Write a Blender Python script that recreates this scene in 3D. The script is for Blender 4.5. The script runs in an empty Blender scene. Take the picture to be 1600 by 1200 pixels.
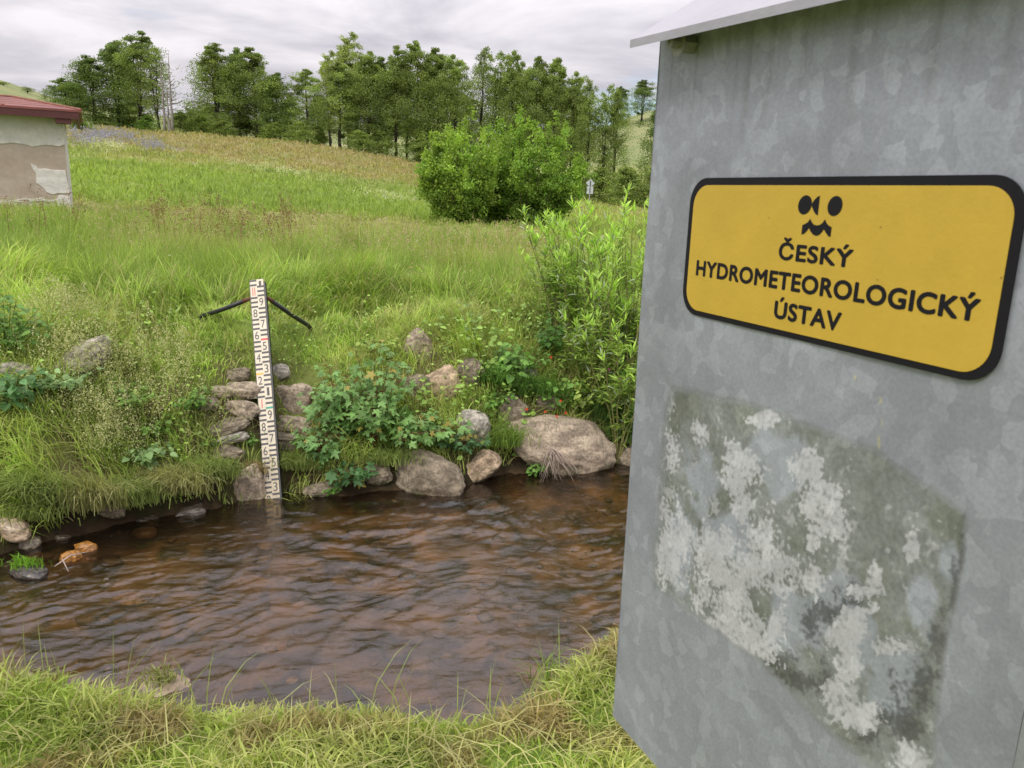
import bpy, math, random
import numpy as np
from math import radians, sin, cos, pi, atan2
from mathutils import Matrix, Vector, noise as mnoise

SC = bpy.context.scene
C = SC.collection
rng = np.random.default_rng(7)
random.seed(7)

# ------------------------------------------------------------------ camera
PITCH, ROLL, FPX = .2303, .03386, 1250.0
EYE = np.array([0., 0., 2.5])
_f = np.array([0, cos(PITCH), -sin(PITCH)]); _r0 = np.array([1., 0, 0]); _u0 = np.cross(_r0, _f)
RT = cos(ROLL) * _r0 + sin(ROLL) * _u0
UP = -sin(ROLL) * _r0 + cos(ROLL) * _u0
cam_d = bpy.data.cameras.new('camera'); cam = bpy.data.objects.new('camera', cam_d); C.objects.link(cam)
cam.matrix_world = Matrix(((RT[0], UP[0], -_f[0], 0), (RT[1], UP[1], -_f[1], 0), (RT[2], UP[2], -_f[2], 2.5), (0, 0, 0, 1)))
cam_d.sensor_width = 36; cam_d.lens = 36 * FPX / 1600
cam_d.clip_start = .02; cam_d.clip_end = 3000
cam_d.dof.use_dof = True; cam_d.dof.focus_distance = 4.2; cam_d.dof.aperture_fstop = 34
SC.camera = cam
SC.view_settings.view_transform = 'Standard'; SC.view_settings.look = 'None'
SC.view_settings.exposure = 0.32; SC.view_settings.gamma = 1
SC.render.engine = 'CYCLES'
SC.cycles.max_bounces = 7; SC.cycles.diffuse_bounces = 3; SC.cycles.glossy_bounces = 3
SC.cycles.transmission_bounces = 4; SC.cycles.transparent_max_bounces = 8

def ray(x, y): return _f + RT * (x - 800) / FPX + UP * (600 - y) / FPX
def atY(x, y, Y): v = ray(x, y); return EYE + v * Y / v[1]
def atZ(x, y, z): v = ray(x, y); return EYE + v * (z - 2.5) / v[2]
def pj(P):
    P = np.asarray(P, float) - EYE; d = P @ _f
    return 800 + FPX * (P @ RT) / d, 600 - FPX * (P @ UP) / d

# ------------------------------------------------------------------ world + sun (overcast day)
SUN_EL, SUN_AZ = radians(48), radians(205)
w = bpy.data.worlds.new('World'); SC.world = w; w.use_nodes = True
nt = w.node_tree; nt.nodes.clear()
def N(nt, t, **k):
    n = nt.nodes.new(t)
    for a, b in k.items():
        if a == 'inp':
            for i, v in b.items(): n.inputs[i].default_value = v
        else: setattr(n, a, b)
    return n
out = N(nt, 'ShaderNodeOutputWorld')
sky = N(nt, 'ShaderNodeTexSky', sky_type='NISHITA', sun_disc=False)
sky.sun_elevation = SUN_EL; sky.sun_rotation = SUN_AZ
bg1 = N(nt, 'ShaderNodeBackground', inp={1: .12})
nt.links.new(sky.outputs[0], bg1.inputs[0])
tc = N(nt, 'ShaderNodeTexCoord')
sep = N(nt, 'ShaderNodeSeparateXYZ'); nt.links.new(tc.outputs['Generated'], sep.inputs[0])
# project direction onto a flat cloud layer: p = d.xy / (z + .12)
addz = N(nt, 'ShaderNodeMath', operation='ADD', inp={1: .10}); nt.links.new(sep.outputs[2], addz.inputs[0])
mxz = N(nt, 'ShaderNodeMath', operation='MAXIMUM', inp={1: .03}); nt.links.new(addz.outputs[0], mxz.inputs[0])
vm = N(nt, 'ShaderNodeVectorMath', operation='DIVIDE'); nt.links.new(tc.outputs['Generated'], vm.inputs[0])
cmb = N(nt, 'ShaderNodeCombineXYZ', inp={2: 1e6})
nt.links.new(mxz.outputs[0], cmb.inputs[0]); nt.links.new(mxz.outputs[0], cmb.inputs[1]); nt.links.new(cmb.outputs[0], vm.inputs[1])
ns = N(nt, 'ShaderNodeTexNoise', inp={'Scale': .95, 'Detail': 7, 'Roughness': .55, 'Distortion': .35}); nt.links.new(vm.outputs[0], ns.inputs['Vector'])
rmp = N(nt, 'ShaderNodeValToRGB')
rmp.color_ramp.elements[0].position = .36; rmp.color_ramp.elements[0].color = (.385, .375, .43, 1)
rmp.color_ramp.elements[1].position = .62; rmp.color_ramp.elements[1].color = (.72, .69, .72, 1)
nt.links.new(ns.outputs[0], rmp.inputs[0])
# CIE overcast: brighter towards the zenith
zg = N(nt, 'ShaderNodeMapRange', inp={1: .12, 2: .9, 3: 1.0, 4: 2.7}); nt.links.new(sep.outputs[2], zg.inputs[0])
bg2 = N(nt, 'ShaderNodeBackground'); nt.links.new(rmp.outputs[0], bg2.inputs[0]); nt.links.new(zg.outputs[0], bg2.inputs[1])
# blue gaps low over the right-hand horizon
ns2 = N(nt, 'ShaderNodeTexNoise', inp={'Scale': 1.1, 'Detail': 4, 'Roughness': .5}); nt.links.new(vm.outputs[0], ns2.inputs['Vector'])
gx = N(nt, 'ShaderNodeMapRange', inp={1: -.12, 2: .20, 3: 0., 4: .42}); nt.links.new(sep.outputs[0], gx.inputs[0])
gz = N(nt, 'ShaderNodeMapRange', inp={1: .10, 2: .19, 3: 1., 4: 0.}); nt.links.new(sep.outputs[2], gz.inputs[0])
gm = N(nt, 'ShaderNodeMath', operation='MULTIPLY'); nt.links.new(gx.outputs[0], gm.inputs[0]); nt.links.new(gz.outputs[0], gm.inputs[1])
ga = N(nt, 'ShaderNodeMath', operation='ADD'); nt.links.new(gm.outputs[0], ga.inputs[0]); nt.links.new(ns2.outputs[0], ga.inputs[1])
gr = N(nt, 'ShaderNodeMapRange', inp={1: .66, 2: .84, 3: 0., 4: .85}); nt.links.new(ga.outputs[0], gr.inputs[0])
mix = N(nt, 'ShaderNodeMixShader'); nt.links.new(gr.outputs[0], mix.inputs[0]); nt.links.new(bg2.outputs[0], mix.inputs[1]); nt.links.new(bg1.outputs[0], mix.inputs[2])
nt.links.new(mix.outputs[0], out.inputs[0])
sl = bpy.data.lights.new('sun', 'SUN'); sl.energy = 1.5; sl.angle = radians(14); sl.color = (1, .95, .86)
so = bpy.data.objects.new('sun', sl); C.objects.link(so)
# direction to the sun: behind and left of the camera
sd = Vector((-sin(radians(25)) * cos(SUN_EL), -cos(radians(25)) * cos(SUN_EL), sin(SUN_EL)))
so.rotation_euler = sd.to_track_quat('Z', 'Y').to_euler()

# ------------------------------------------------------------------ helpers
def tag(o, label=None, cat=None, group=None, kind=None):
    if label: o['label'] = label
    if cat: o['category'] = cat
    if group: o['group'] = group
    if kind: o['kind'] = kind
    return o
def empty(name, loc, label, cat, group=None):
    o = bpy.data.objects.new(name, None); C.objects.link(o); o.location = loc; o.empty_display_size = .1
    return tag(o, label, cat, group)

class MB:
    def __init__(s): s.V = []; s.L = []; s.K = []; s.Col = []; s.n = 0
    def add(s, V, F, col=None):
        V = np.asarray(V, float).reshape(-1, 3)
        for f in F: s.L.append(np.asarray(f, np.int64) + s.n); s.K.append(np.array([len(f)]))
        s._v(V, col)
    def _v(s, V, col):
        s.V.append(V); k = len(V)
        if col is None: col = (1, 1, 1)
        c = np.asarray(col, float)
        if c.ndim == 1: c = np.tile(c, (k, 1))
        s.Col.append(c); s.n += k
    def addarr(s, V, L, K, col):
        s.L.append(np.asarray(L, np.int64).ravel() + s.n); s.K.append(np.asarray(K, np.int64).ravel()); s._v(V, col)
    def stamp(s, TV, TF, P, M, col):
        """copy template TV (k,3)/TF at P (n,3) with matrices M (n,3,3); col (n,3)"""
        TV = np.asarray(TV, float); k = len(TV); n = len(P)
        V = np.einsum('nij,kj->nki', M, TV) + P[:, None, :]
        L = np.concatenate([np.asarray(f) for f in TF]); K = np.array([len(f) for f in TF])
        LL = (L[None, :] + (np.arange(n) * k)[:, None]).ravel()
        s.addarr(V.reshape(-1, 3), LL, np.tile(K, n), np.repeat(col, k, axis=0))
    def tube(s, pts, rad, sides=6, col=None, cap=True):
        pts = np.asarray(pts, float); m = len(pts)
        T = np.gradient(pts, axis=0); T /= np.linalg.norm(T, axis=1)[:, None] + 1e-9
        ref = np.array([0, 0, 1.]) if abs(T[0][2]) < .9 else np.array([1., 0, 0])
        A = np.cross(T, ref); A /= np.linalg.norm(A, axis=1)[:, None] + 1e-9; B = np.cross(T, A)
        th = np.arange(sides) * 2 * pi / sides
        rad = np.broadcast_to(np.asarray(rad, float), (m,))
        V = pts[:, None, :] + rad[:, None, None] * (A[:, None, :] * np.cos(th)[None, :, None] + B[:, None, :] * np.sin(th)[None, :, None])
        i = np.arange(m - 1)[:, None] * sides; j = np.arange(sides)[None, :]; j2 = (j + 1) % sides
        q = np.stack([i + j, i + j2, i + sides + j2, i + sides + j], -1).reshape(-1)
        K = np.full((m - 1) * sides, 4)
        if cap:
            q = np.concatenate([q, np.arange(sides)[::-1], (m - 1) * sides + np.arange(sides)]); K = np.concatenate([K, [sides, sides]])
        s.addarr(V.reshape(-1, 3), q, K, (1, 1, 1) if col is None else col)
    def box(s, c, h, R=None, col=None):
        c = np.asarray(c, float); h = np.asarray(h, float)
        V = np.array([[x, y, z] for x in (-1, 1) for y in (-1, 1) for z in (-1, 1)]) * h
        if R is not None: V = V @ np.asarray(R).T
        s.add(V + c, [(0, 1, 3, 2), (4, 6, 7, 5), (0, 4, 5, 1), (2, 3, 7, 6), (0, 2, 6, 4), (1, 5, 7, 3)], col)
    def mesh(s, name, mat, smooth=False):
        me = bpy.data.meshes.new(name)
        V = np.concatenate(s.V); L = np.concatenate(s.L); K = np.concatenate(s.K); Cc = np.concatenate(s.Col)
        me.vertices.add(len(V)); me.vertices.foreach_set('co', V.astype(np.float32).ravel())
        me.loops.add(len(L)); me.loops.foreach_set('vertex_index', L.astype(np.int32))
        me.polygons.add(len(K)); st = np.concatenate([[0], np.cumsum(K)[:-1]])
        me.polygons.foreach_set('loop_start', st.astype(np.int32)); me.polygons.foreach_set('loop_total', K.astype(np.int32))
        me.polygons.foreach_set('use_smooth', np.full(len(K), bool(smooth)))
        ca = me.color_attributes.new('tint', 'FLOAT_COLOR', 'POINT')
        ca.data.foreach_set('color', np.concatenate([Cc, np.ones((len(Cc), 1))], 1).astype(np.float32).ravel())
        me.update(calc_edges=True); me.validate()
        if mat: me.materials.append(mat)
        return me
    def build(s, name, mat, parent=None, smooth=False):
        o = bpy.data.objects.new(name, s.mesh(name, mat, smooth)); C.objects.link(o)
        if parent is not None: o.parent = parent
        return o

def vnoise(x, y, seed=0):
    """2-D gradient noise, about -1..1"""
    x = np.asarray(x, float); y = np.asarray(y, float)
    xi = np.floor(x).astype(np.int64); yi = np.floor(y).astype(np.int64); xf = x - xi; yf = y - yi
    def g(i, j):
        h = (i * 374761393 + j * 668265263 + seed * 974634777) & 0xffffffff
        h = ((h ^ (h >> 13)) * 1274126177) & 0xffffffff; h = (h ^ (h >> 16)) & 0xffff
        a = h / 65536. * 2 * pi; return np.cos(a), np.sin(a)
    u = xf * xf * xf * (xf * (xf * 6 - 15) + 10); v = yf * yf * yf * (yf * (yf * 6 - 15) + 10)
    def d(i, j): gx_, gy_ = g(xi + i, yi + j); return gx_ * (xf - i) + gy_ * (yf - j)
    a = d(0, 0) * (1 - u) + d(1, 0) * u; b = d(0, 1) * (1 - u) + d(1, 1) * u
    return (a * (1 - v) + b * v) * 1.5
def fbm(x, y, o=4, seed=0):
    s = 0; a = 1
    for k in range(o): s = s + a * vnoise(x * 2 ** k, y * 2 ** k, seed + k); a *= .5
    return s
def sstep(a, b, x): t = np.clip((x - a) / (b - a), 0, 1); return t * t * (3 - 2 * t)
def mixc(a, b, t): t = np.asarray(t)[..., None]; return np.asarray(a) * (1 - t) + np.asarray(b) * t

# ------------------------------------------------------------------ materials
def mat(name): m = bpy.data.materials.new(name); m.use_nodes = True; m.node_tree.nodes.clear(); return m, m.node_tree
def leaf_mat(name, trans=.35, rough=.5, spec=.25, gain=1.0, var=.25, scale=3.0):
    m, t = mat(name); o = N(t, 'ShaderNodeOutputMaterial')
    at = N(t, 'ShaderNodeAttribute', attribute_name='tint')
    g = N(t, 'ShaderNodeNewGeometry'); nz = N(t, 'ShaderNodeTexNoise', inp={'Scale': scale, 'Detail': 3}); t.links.new(g.outputs['Position'], nz.inputs['Vector'])
    mr = N(t, 'ShaderNodeMapRange', inp={1: .3, 2: .7, 3: gain * (1 - var), 4: gain * (1 + var)}); t.links.new(nz.outputs[0], mr.inputs[0])
    vs = N(t, 'ShaderNodeVectorMath', operation='SCALE'); t.links.new(at.outputs['Color'], vs.inputs[0]); t.links.new(mr.outputs[0], vs.inputs['Scale'])
    p = N(t, 'ShaderNodeBsdfPrincipled', inp={'Roughness': rough, 'Specular IOR Level': spec}); t.links.new(vs.outputs[0], p.inputs['Base Color'])
    tr = N(t, 'ShaderNodeBsdfTranslucent'); mx2 = N(t, 'ShaderNodeVectorMath', operation='MULTIPLY'); mx2.inputs[1].default_value = (1.15, 1.25, .6)
    t.links.new(vs.outputs[0], mx2.inputs[0]); t.links.new(mx2.outputs[0], tr.inputs[0])
    mx = N(t, 'ShaderNodeMixShader', inp={0: trans}); t.links.new(p.outputs[0], mx.inputs[1]); t.links.new(tr.outputs[0], mx.inputs[2]); t.links.new(mx.outputs[0], o.inputs[0])
    return m
def solid(name, col, rough=.6, metal=0., bump=0., bscale=20., var=0., vscale=5., spec=.5):
    m, t = mat(name); o = N(t, 'ShaderNodeOutputMaterial')
    p = N(t, 'ShaderNodeBsdfPrincipled', inp={'Roughness': rough, 'Metallic': metal, 'Specular IOR Level': spec})
    p.inputs['Base Color'].default_value = (*col, 1); t.links.new(p.outputs[0], o.inputs[0])
    tcn = N(t, 'ShaderNodeTexCoord')
    if var:
        nz = N(t, 'ShaderNodeTexNoise', inp={'Scale': vscale, 'Detail': 6, 'Roughness': .65}); t.links.new(tcn.outputs['Object'], nz.inputs['Vector'])
        r = N(t, 'ShaderNodeValToRGB'); r.color_ramp.elements[0].position = .3; r.color_ramp.elements[1].position = .7
        r.color_ramp.elements[0].color = (*[c * (1 - var) for c in col], 1); r.color_ramp.elements[1].color = (*[min(1, c * (1 + var)) for c in col], 1)
        t.links.new(nz.outputs[0], r.inputs[0]); t.links.new(r.outputs[0], p.inputs['Base Color'])
    if bump:
        nz = N(t, 'ShaderNodeTexNoise', inp={'Scale': bscale, 'Detail': 5}); t.links.new(tcn.outputs['Object'], nz.inputs['Vector'])
        b = N(t, 'ShaderNodeBump', inp={'Strength': bump, 'Distance': .01}); t.links.new(nz.outputs[0], b.inputs['Height']); t.links.new(b.outputs[0], p.inputs['Normal'])
    return m
def tint_mat(name, rough=.85, spec=.2, nscale=30., var=.25, bump=.4, bdist=.02, metal=0.):
    m, t = mat(name); o = N(t, 'ShaderNodeOutputMaterial')
    at = N(t, 'ShaderNodeAttribute', attribute_name='tint'); g = N(t, 'ShaderNodeNewGeometry')
    nz = N(t, 'ShaderNodeTexNoise', inp={'Scale': nscale, 'Detail': 8, 'Roughness': .7}); t.links.new(g.outputs['Position'], nz.inputs['Vector'])
    mr = N(t, 'ShaderNodeMapRange', inp={1: .3, 2: .7, 3: 1 - var, 4: 1 + var}); t.links.new(nz.outputs[0], mr.inputs[0])
    vs = N(t, 'ShaderNodeVectorMath', operation='SCALE'); t.links.new(at.outputs['Color'], vs.inputs[0]); t.links.new(mr.outputs[0], vs.inputs['Scale'])
    p = N(t, 'ShaderNodeBsdfPrincipled', inp={'Roughness': rough, 'Specular IOR Level': spec, 'Metallic': metal}); t.links.new(vs.outputs[0], p.inputs['Base Color'])
    if bump:
        b = N(t, 'ShaderNodeBump', inp={'Strength': bump, 'Distance': bdist}); t.links.new(nz.outputs[0], b.inputs['Height']); t.links.new(b.outputs[0], p.inputs['Normal'])
    t.links.new(p.outputs[0], o.inputs[0]); return m

M_grass = leaf_mat('grass_blades', .40, .5, .22, 1.0, .2, 2.2)
M_leaf = leaf_mat('tree_leaves', .48, .55, .2, 1.0, .3, .35)
M_bush = leaf_mat('shrub_leaves', .42, .5, .2, 1.0, .25, 1.5)
M_weed = leaf_mat('herb_leaves', .35, .45, .3, 1.0, .2, 6.)
M_ground = tint_mat('soil_and_sward', .95, .1, 7., .35, .6, .05)
M_bark = tint_mat('bark', .9, .1, 12., .4, .5, .02)
M_stem = tint_mat('green_stems', .6, .2, 30., .2, 0)

# ------------------------------------------------------------------ terrain
FAR_E = np.array([(-30, -14), (-12, -2.0), (-7, 2.4), (-4.6, 4.2), (-3.44, 5.0), (-3.3, 5.22), (-2.88, 5.6), (-2.48, 5.86), (-1.92, 6.16), (-1.07, 6.45), (-.42, 6.6), (.03, 7.0), (1.15, 7.42), (3, 8.2), (6, 9.8), (12, 13.), (30, 24)])
NEAR_E = np.array([(-30, -18), (-12, -5.5), (-7, -1.0), (-4, 1.15), (-2.4, 2.15), (-1.75, 2.44), (-1.38, 2.33), (-1.2, 2.25), (-.67, 2.25), (-.3, 2.26), (.0, 2.31), (.13, 2.38), (.41, 2.80), (.8, 3.1), (2, 4.0), (5, 5.8), (12, 9.5), (30, 20)])
def yfar(x): return np.interp(x, FAR_E[:, 0], FAR_E[:, 1]) + .05 * vnoise(np.asarray(x) * 2.3, np.asarray(x) * 0 + 3.1, 5)
def ynear(x): return np.interp(x, NEAR_E[:, 0], NEAR_E[:, 1]) + .04 * vnoise(np.asarray(x) * 2.9, np.asarray(x) * 0 + 1.7, 9)
_az = np.array([-400, 0, 100, 300, 450, 560, 660, 800, 900, 1000, 1200.])
_yy = np.array([7.5, 14, 20, 30, 45, 65, 85, 105, 140, 250, 420, 700])
_T = np.array([
 [1.42, 1.42, 1.42, 1.40, 1.40, 1.38, 1.36, 1.34, 1.32, 1.3, 1.3],
 [1.55, 1.55, 1.54, 1.48, 1.45, 1.40, 1.36, 1.33, 1.3, 1.3, 1.3],
 [1.68, 1.68, 1.66, 1.60, 1.55, 1.50, 1.42, 1.35, 1.3, 1.3, 1.3],
 [1.80, 1.80, 1.78, 1.70, 1.60, 1.55, 1.45, 1.38, 1.25, 1.2, 1.2],
 [3.6, 3.6, 3.5, 3.1, 2.65, 2.2, 1.9, 1.5, 1.2, 1.1, 1.1],
 [5.9, 5.9, 5.8, 5.3, 4.6, 3.8, 3.1, 1.8, 1.25, 1.2, 1.2],
 [8.2, 8.2, 8.05, 7.6, 7.1, 6.2, 5.2, 3.6, 2.3, 2.0, 2.0],
 [8.4, 8.4, 8.2, 7.8, 7.4, 6.6, 5.7, 5.0, 4.4, 4.2, 4.2],
 [8.6, 8.6, 8.2, 7.8, 7.6, 7.2, 7, 7, 7.5, 8, 8],
 [26, 28, 23, 22, 22, 22, 22, 20, 21, 29, 30],
 [52, 52, 42, 34, 34, 33, 32, 30, 32, 44, 46],
 [60, 60, 45, 28, 26, 26, 26, 28, 34, 48, 50]])
_ga = np.linspace(-400, 1200, 161); _gy = np.exp(np.linspace(math.log(7.5), math.log(700), 220))
_tmp = np.array([np.interp(_ga, _az, r) for r in _T])
_G = np.array([np.interp(_gy, _yy, _tmp[:, j]) for j in range(len(_ga))])
_k = np.exp(-np.linspace(-2, 2, 9) ** 2); _k /= _k.sum()
_G = np.apply_along_axis(lambda v: np.convolve(np.pad(v, 4, 'edge'), _k, 'valid'), 1, _G)
_G = np.apply_along_axis(lambda v: np.convolve(np.pad(v, 4, 'edge'), _k, 'valid'), 0, _G)
def azpx(x, y): return 805 + 1284 * x / np.maximum(y, .5)
def zland(x, y):
    a = np.clip((azpx(x, y) + 400) / 10, 0, 159.999); b = np.clip(np.log(np.maximum(y, 7.5) / 7.5) / math.log(700 / 7.5) * 219, 0, 218.999)
    i = a.astype(int); j = b.astype(int); fa = a - i; fb = b - j
    return (_G[i, j] * (1 - fa) + _G[i + 1, j] * fa) * (1 - fb) + (_G[i, j + 1] * (1 - fa) + _G[i + 1, j + 1] * fa) * fb
def height(x, y):
    x = np.atleast_1d(np.asarray(x, float)); y = np.atleast_1d(np.asarray(y, float))
    d = (y - yfar(x)) * .88
    d = d - .20 * np.exp(-((x + 1.93) / .30) ** 2) * (d > -.3) * (d < 1.6)
    dn = (ynear(x) + .55 - y) * .95
    zl = zland(x, y)
    n1 = fbm(x * .9, y * .9, 4, 3); n2 = fbm(x * 3.1, y * 3.1, 3, 11)
    prof = np.interp(d, [-9, -.45, -.12, 0, .12, .35, .75, 1.2, 2.2, 3.2, 1e4], [-.24, -.24, -.1, .0, .22, .52, .98, 1.24, 1.36, 1.0 * 1.4, 1.4])
    prof = np.where(d > 0, prof * (1 + .12 * n1) + .03 * n2, prof + .05 * n2)
    far = np.where(d > 2.2, prof + (zl - 1.4) * sstep(2.2, 5, d), prof)
    big = sstep(3, 12, d); far = far + big * (.05 * n1 + .02 * n2) + sstep(20, 60, y) * .25 * fbm(x * .06, y * .06, 3, 21)
    near = np.interp(dn, [-1e3, -.35, -.1, 0, .15, .4, .6, 1.2, 3, 1e4], [-.24, -.24, -.1, 0, .3, .72, .86, .90, .93, 1.0]) + np.where(dn > .3, .025 * n2 + .02 * n1, .04 * n2)
    z = np.where(d > -.45, np.maximum(far, np.where(dn > -.35, near, -9)), near)
    return z
def H(x, y): return float(height(x, y)[0])
def hit(px, py, lo=1.2, hi=14.):
    """the ground point seen at an image position"""
    v_ = ray(px, py); Ys = np.arange(lo, hi, .01); P = EYE[None] + v_[None] * (Ys / v_[1])[:, None]
    k = np.nonzero(P[:, 2] < np.maximum(height(P[:, 0], P[:, 1]), -.01))[0]
    return P[k[0]] if len(k) else P[-1]

SOIL = (.085, .062, .036)
def sward(x, y):
    """colour of the grass cover itself, by place"""
    az = azpx(x, y); n1 = fbm(x * .35, y * .35, 4, 31); n2 = fbm(x * 1.7, y * 1.7, 3, 41); n3 = fbm(x * .07, y * .12, 3, 51)
    green = np.array([.25, .355, .068]); lime = np.array([.33, .43, .088]); gold = np.array([.46, .42, .17]); dark = np.array([.10, .19, .032])
    bright = np.array([.275, .36, .09]); brown = np.array([.40, .335, .155]); mown = np.array([.34, .345, .12])
    c = mixc(green, lime, np.clip(.5 + .55 * n1, 0, 1))
    c = mixc(c, dark, np.clip(-.15 - n2 * .8, 0, .6))
    c = mixc(c, gold, sstep(8.5, 13, y) * np.clip(.25 + .5 * n1 - .3 * n2, 0, .7))
    strip = sstep(17.5, 19.5, y + n1) * (1 - sstep(26, 30, y + 1.5 * n1)) * (1 - .6 * sstep(600, 760, az))
    c = mixc(c, mown, strip * .85)
    hl = sstep(27, 31, y + 1.5 * n1)
    c2 = mixc(bright, lime, np.clip(.35 + .7 * n3 + .25 * n1, 0, 1))
    top = sstep(46, 66, y + 9 * n3 + 3 * n1 - np.clip((az - 300) * .012, 0, 8))
    c2 = mixc(c2, brown, top * np.clip(.85 + .4 * n1, 0, 1))
    c2 = mixc(c2, lime, sstep(88, 95, y) * .6)
    fl = sstep(.18, .4, fbm(x * .16 + 7, y * .10, 3, 77)) * sstep(50, 58, y) * (1 - sstep(70, 76, y)) * (1 - sstep(260, 420, az))
    c2 = mixc(c2, (.30, .29, .33), fl * .3)
    wf = sstep(.1, .35, fbm(x * .2 + 3, y * .3, 3, 87)) * sstep(40, 46, y) * (1 - sstep(56, 62, y))
    c2 = mixc(c2, (.46, .47, .22), wf * .45)
    right = sstep(800, 900, az); c2 = mixc(c2, mixc(lime, (.44, .40, .20), np.clip(.4 + n1, 0, 1)), right * sstep(30, 50, y) * .8)
    far = sstep(120, 160, y); c2 = mixc(c2, mixc((.42, .42, .19), (.30, .36, .15), np.clip(.5 + n3, 0, 1)), far)
    return mixc(c, c2, hl)

# ground sheet
u = np.concatenate([np.linspace(-3.2, -1.05, 60)[:-1], np.linspace(-1.05, .75, 560)[:-1], np.linspace(.75, 3.2, 60)])
v = np.concatenate([np.linspace(-120, -6, 20)[:-1], np.linspace(-6, 1.0, 40)[:-1], np.linspace(1.0, 9.5, 240)[:-1], 9.5 * np.exp(np.linspace(0, math.log(700 / 9.5), 260))])
UU, VV = np.meshgrid(u, v); gxs = UU * (5 + np.abs(VV)); gys = VV
gz_ = height(gxs.ravel(), gys.ravel())
X, Y = gxs.ravel(), gys.ravel()
d_ = (Y - yfar(X)) * .88; dn_ = (ynear(X) + .55 - Y) * .95
col = sward(X, Y) * .62
bankm = (1 - sstep(.5, 1.3, d_)) * (d_ > -.3); col = mixc(col, SOIL, np.clip(bankm * (.75 + .5 * fbm(X * 3, Y * 3, 3, 5)), 0, 1))
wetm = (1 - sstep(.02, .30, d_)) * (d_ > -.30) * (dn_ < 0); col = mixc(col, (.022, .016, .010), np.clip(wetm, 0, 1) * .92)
nearm = (1 - sstep(.45, .7, dn_)) * (dn_ > -.4) * (Y < 30); col = mixc(col, SOIL, np.clip(nearm, 0, 1))
inw = (d_ < 0.02) & (dn_ < 0.02)
bedn = fbm(X * 2.2, Y * 2.2, 4, 61); bed = mixc((.11, .066, .030), (.40, .265, .125), np.clip(.42 + .75 * bedn, 0, 1)); bed = mixc(bed, (.04, .028, .018), sstep(.1, .55, fbm(X * 3.7 + 5, Y * 3.7, 3, 71)) * .8)
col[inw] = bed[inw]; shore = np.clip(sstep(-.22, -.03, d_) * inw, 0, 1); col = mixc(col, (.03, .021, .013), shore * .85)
patch = sstep(.1, .5, fbm(X * 2 + 1, Y * 2, 3, 91)) * (dn_ > .5) * (Y < 4); col = mixc(col, (.22, .16, .08), patch * .7)
g = MB(); nr, nc = UU.shape
idx = np.arange(nr * nc).reshape(nr, nc)
quads = np.stack([idx[:-1, :-1], idx[:-1, 1:], idx[1:, 1:], idx[1:, :-1]], -1).reshape(-1)
g.addarr(np.stack([X, Y, gz_], 1), quads, np.full((nr - 1) * (nc - 1), 4), col)
tag(g.build('ground', M_ground, smooth=True), 'grassy ground with stream bed, banks, meadow and hills', 'ground', kind='structure')

# ------------------------------------------------------------------ stream water
m, t = mat('stream_water'); o = N(t, 'ShaderNodeOutputMaterial')
geo = N(t, 'ShaderNodeNewGeometry'); mp = N(t, 'ShaderNodeMapping', inp={'Rotation': (0, 0, radians(-28)), 'Scale': (.45, 1.0, 1)}); t.links.new(geo.outputs['Position'], mp.inputs[0])
nz1 = N(t, 'ShaderNodeTexNoise', inp={'Scale': 11, 'Detail': 5, 'Roughness': .55, 'Distortion': .7}); t.links.new(mp.outputs[0], nz1.inputs['Vector'])
nz2 = N(t, 'ShaderNodeTexNoise', inp={'Scale': 42, 'Detail': 5, 'Roughness': .62, 'Distortion': .8}); t.links.new(mp.outputs[0], nz2.inputs['Vector'])
b1 = N(t, 'ShaderNodeBump', inp={'Strength': .42, 'Distance': .03}); t.links.new(nz1.outputs[0], b1.inputs['Height'])
b2 = N(t, 'ShaderNodeBump', inp={'Strength': .30, 'Distance': .010}); t.links.new(nz2.outputs[0], b2.inputs['Height']); t.links.new(b1.outputs[0], b2.inputs['Normal'])
fr = N(t, 'ShaderNodeFresnel', inp={'IOR': 1.72}); t.links.new(b2.outputs[0], fr.inputs['Normal'])
gl = N(t, 'ShaderNodeBsdfGlossy', inp={'Roughness': .02}); gl.inputs[0].default_value = (1, 1, 1, 1); t.links.new(b2.outputs[0], gl.inputs['Normal'])
tp = N(t, 'ShaderNodeBsdfTransparent'); tp.inputs[0].default_value = (.82, .67, .48, 1)
df = N(t, 'ShaderNodeBsdfDiffuse'); df.inputs[0].default_value = (.085, .062, .042, 1)
m0 = N(t, 'ShaderNodeMixShader', inp={0: .06}); t.links.new(tp.outputs[0], m0.inputs[1]); t.links.new(df.outputs[0], m0.inputs[2])
m1 = N(t, 'ShaderNodeMixShader'); t.links.new(fr.outputs[0], m1.inputs[0]); t.links.new(m0.outputs[0], m1.inputs[1]); t.links.new(gl.outputs[0], m1.inputs[2]); t.links.new(m1.outputs[0], o.inputs[0])
M_water = m
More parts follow.
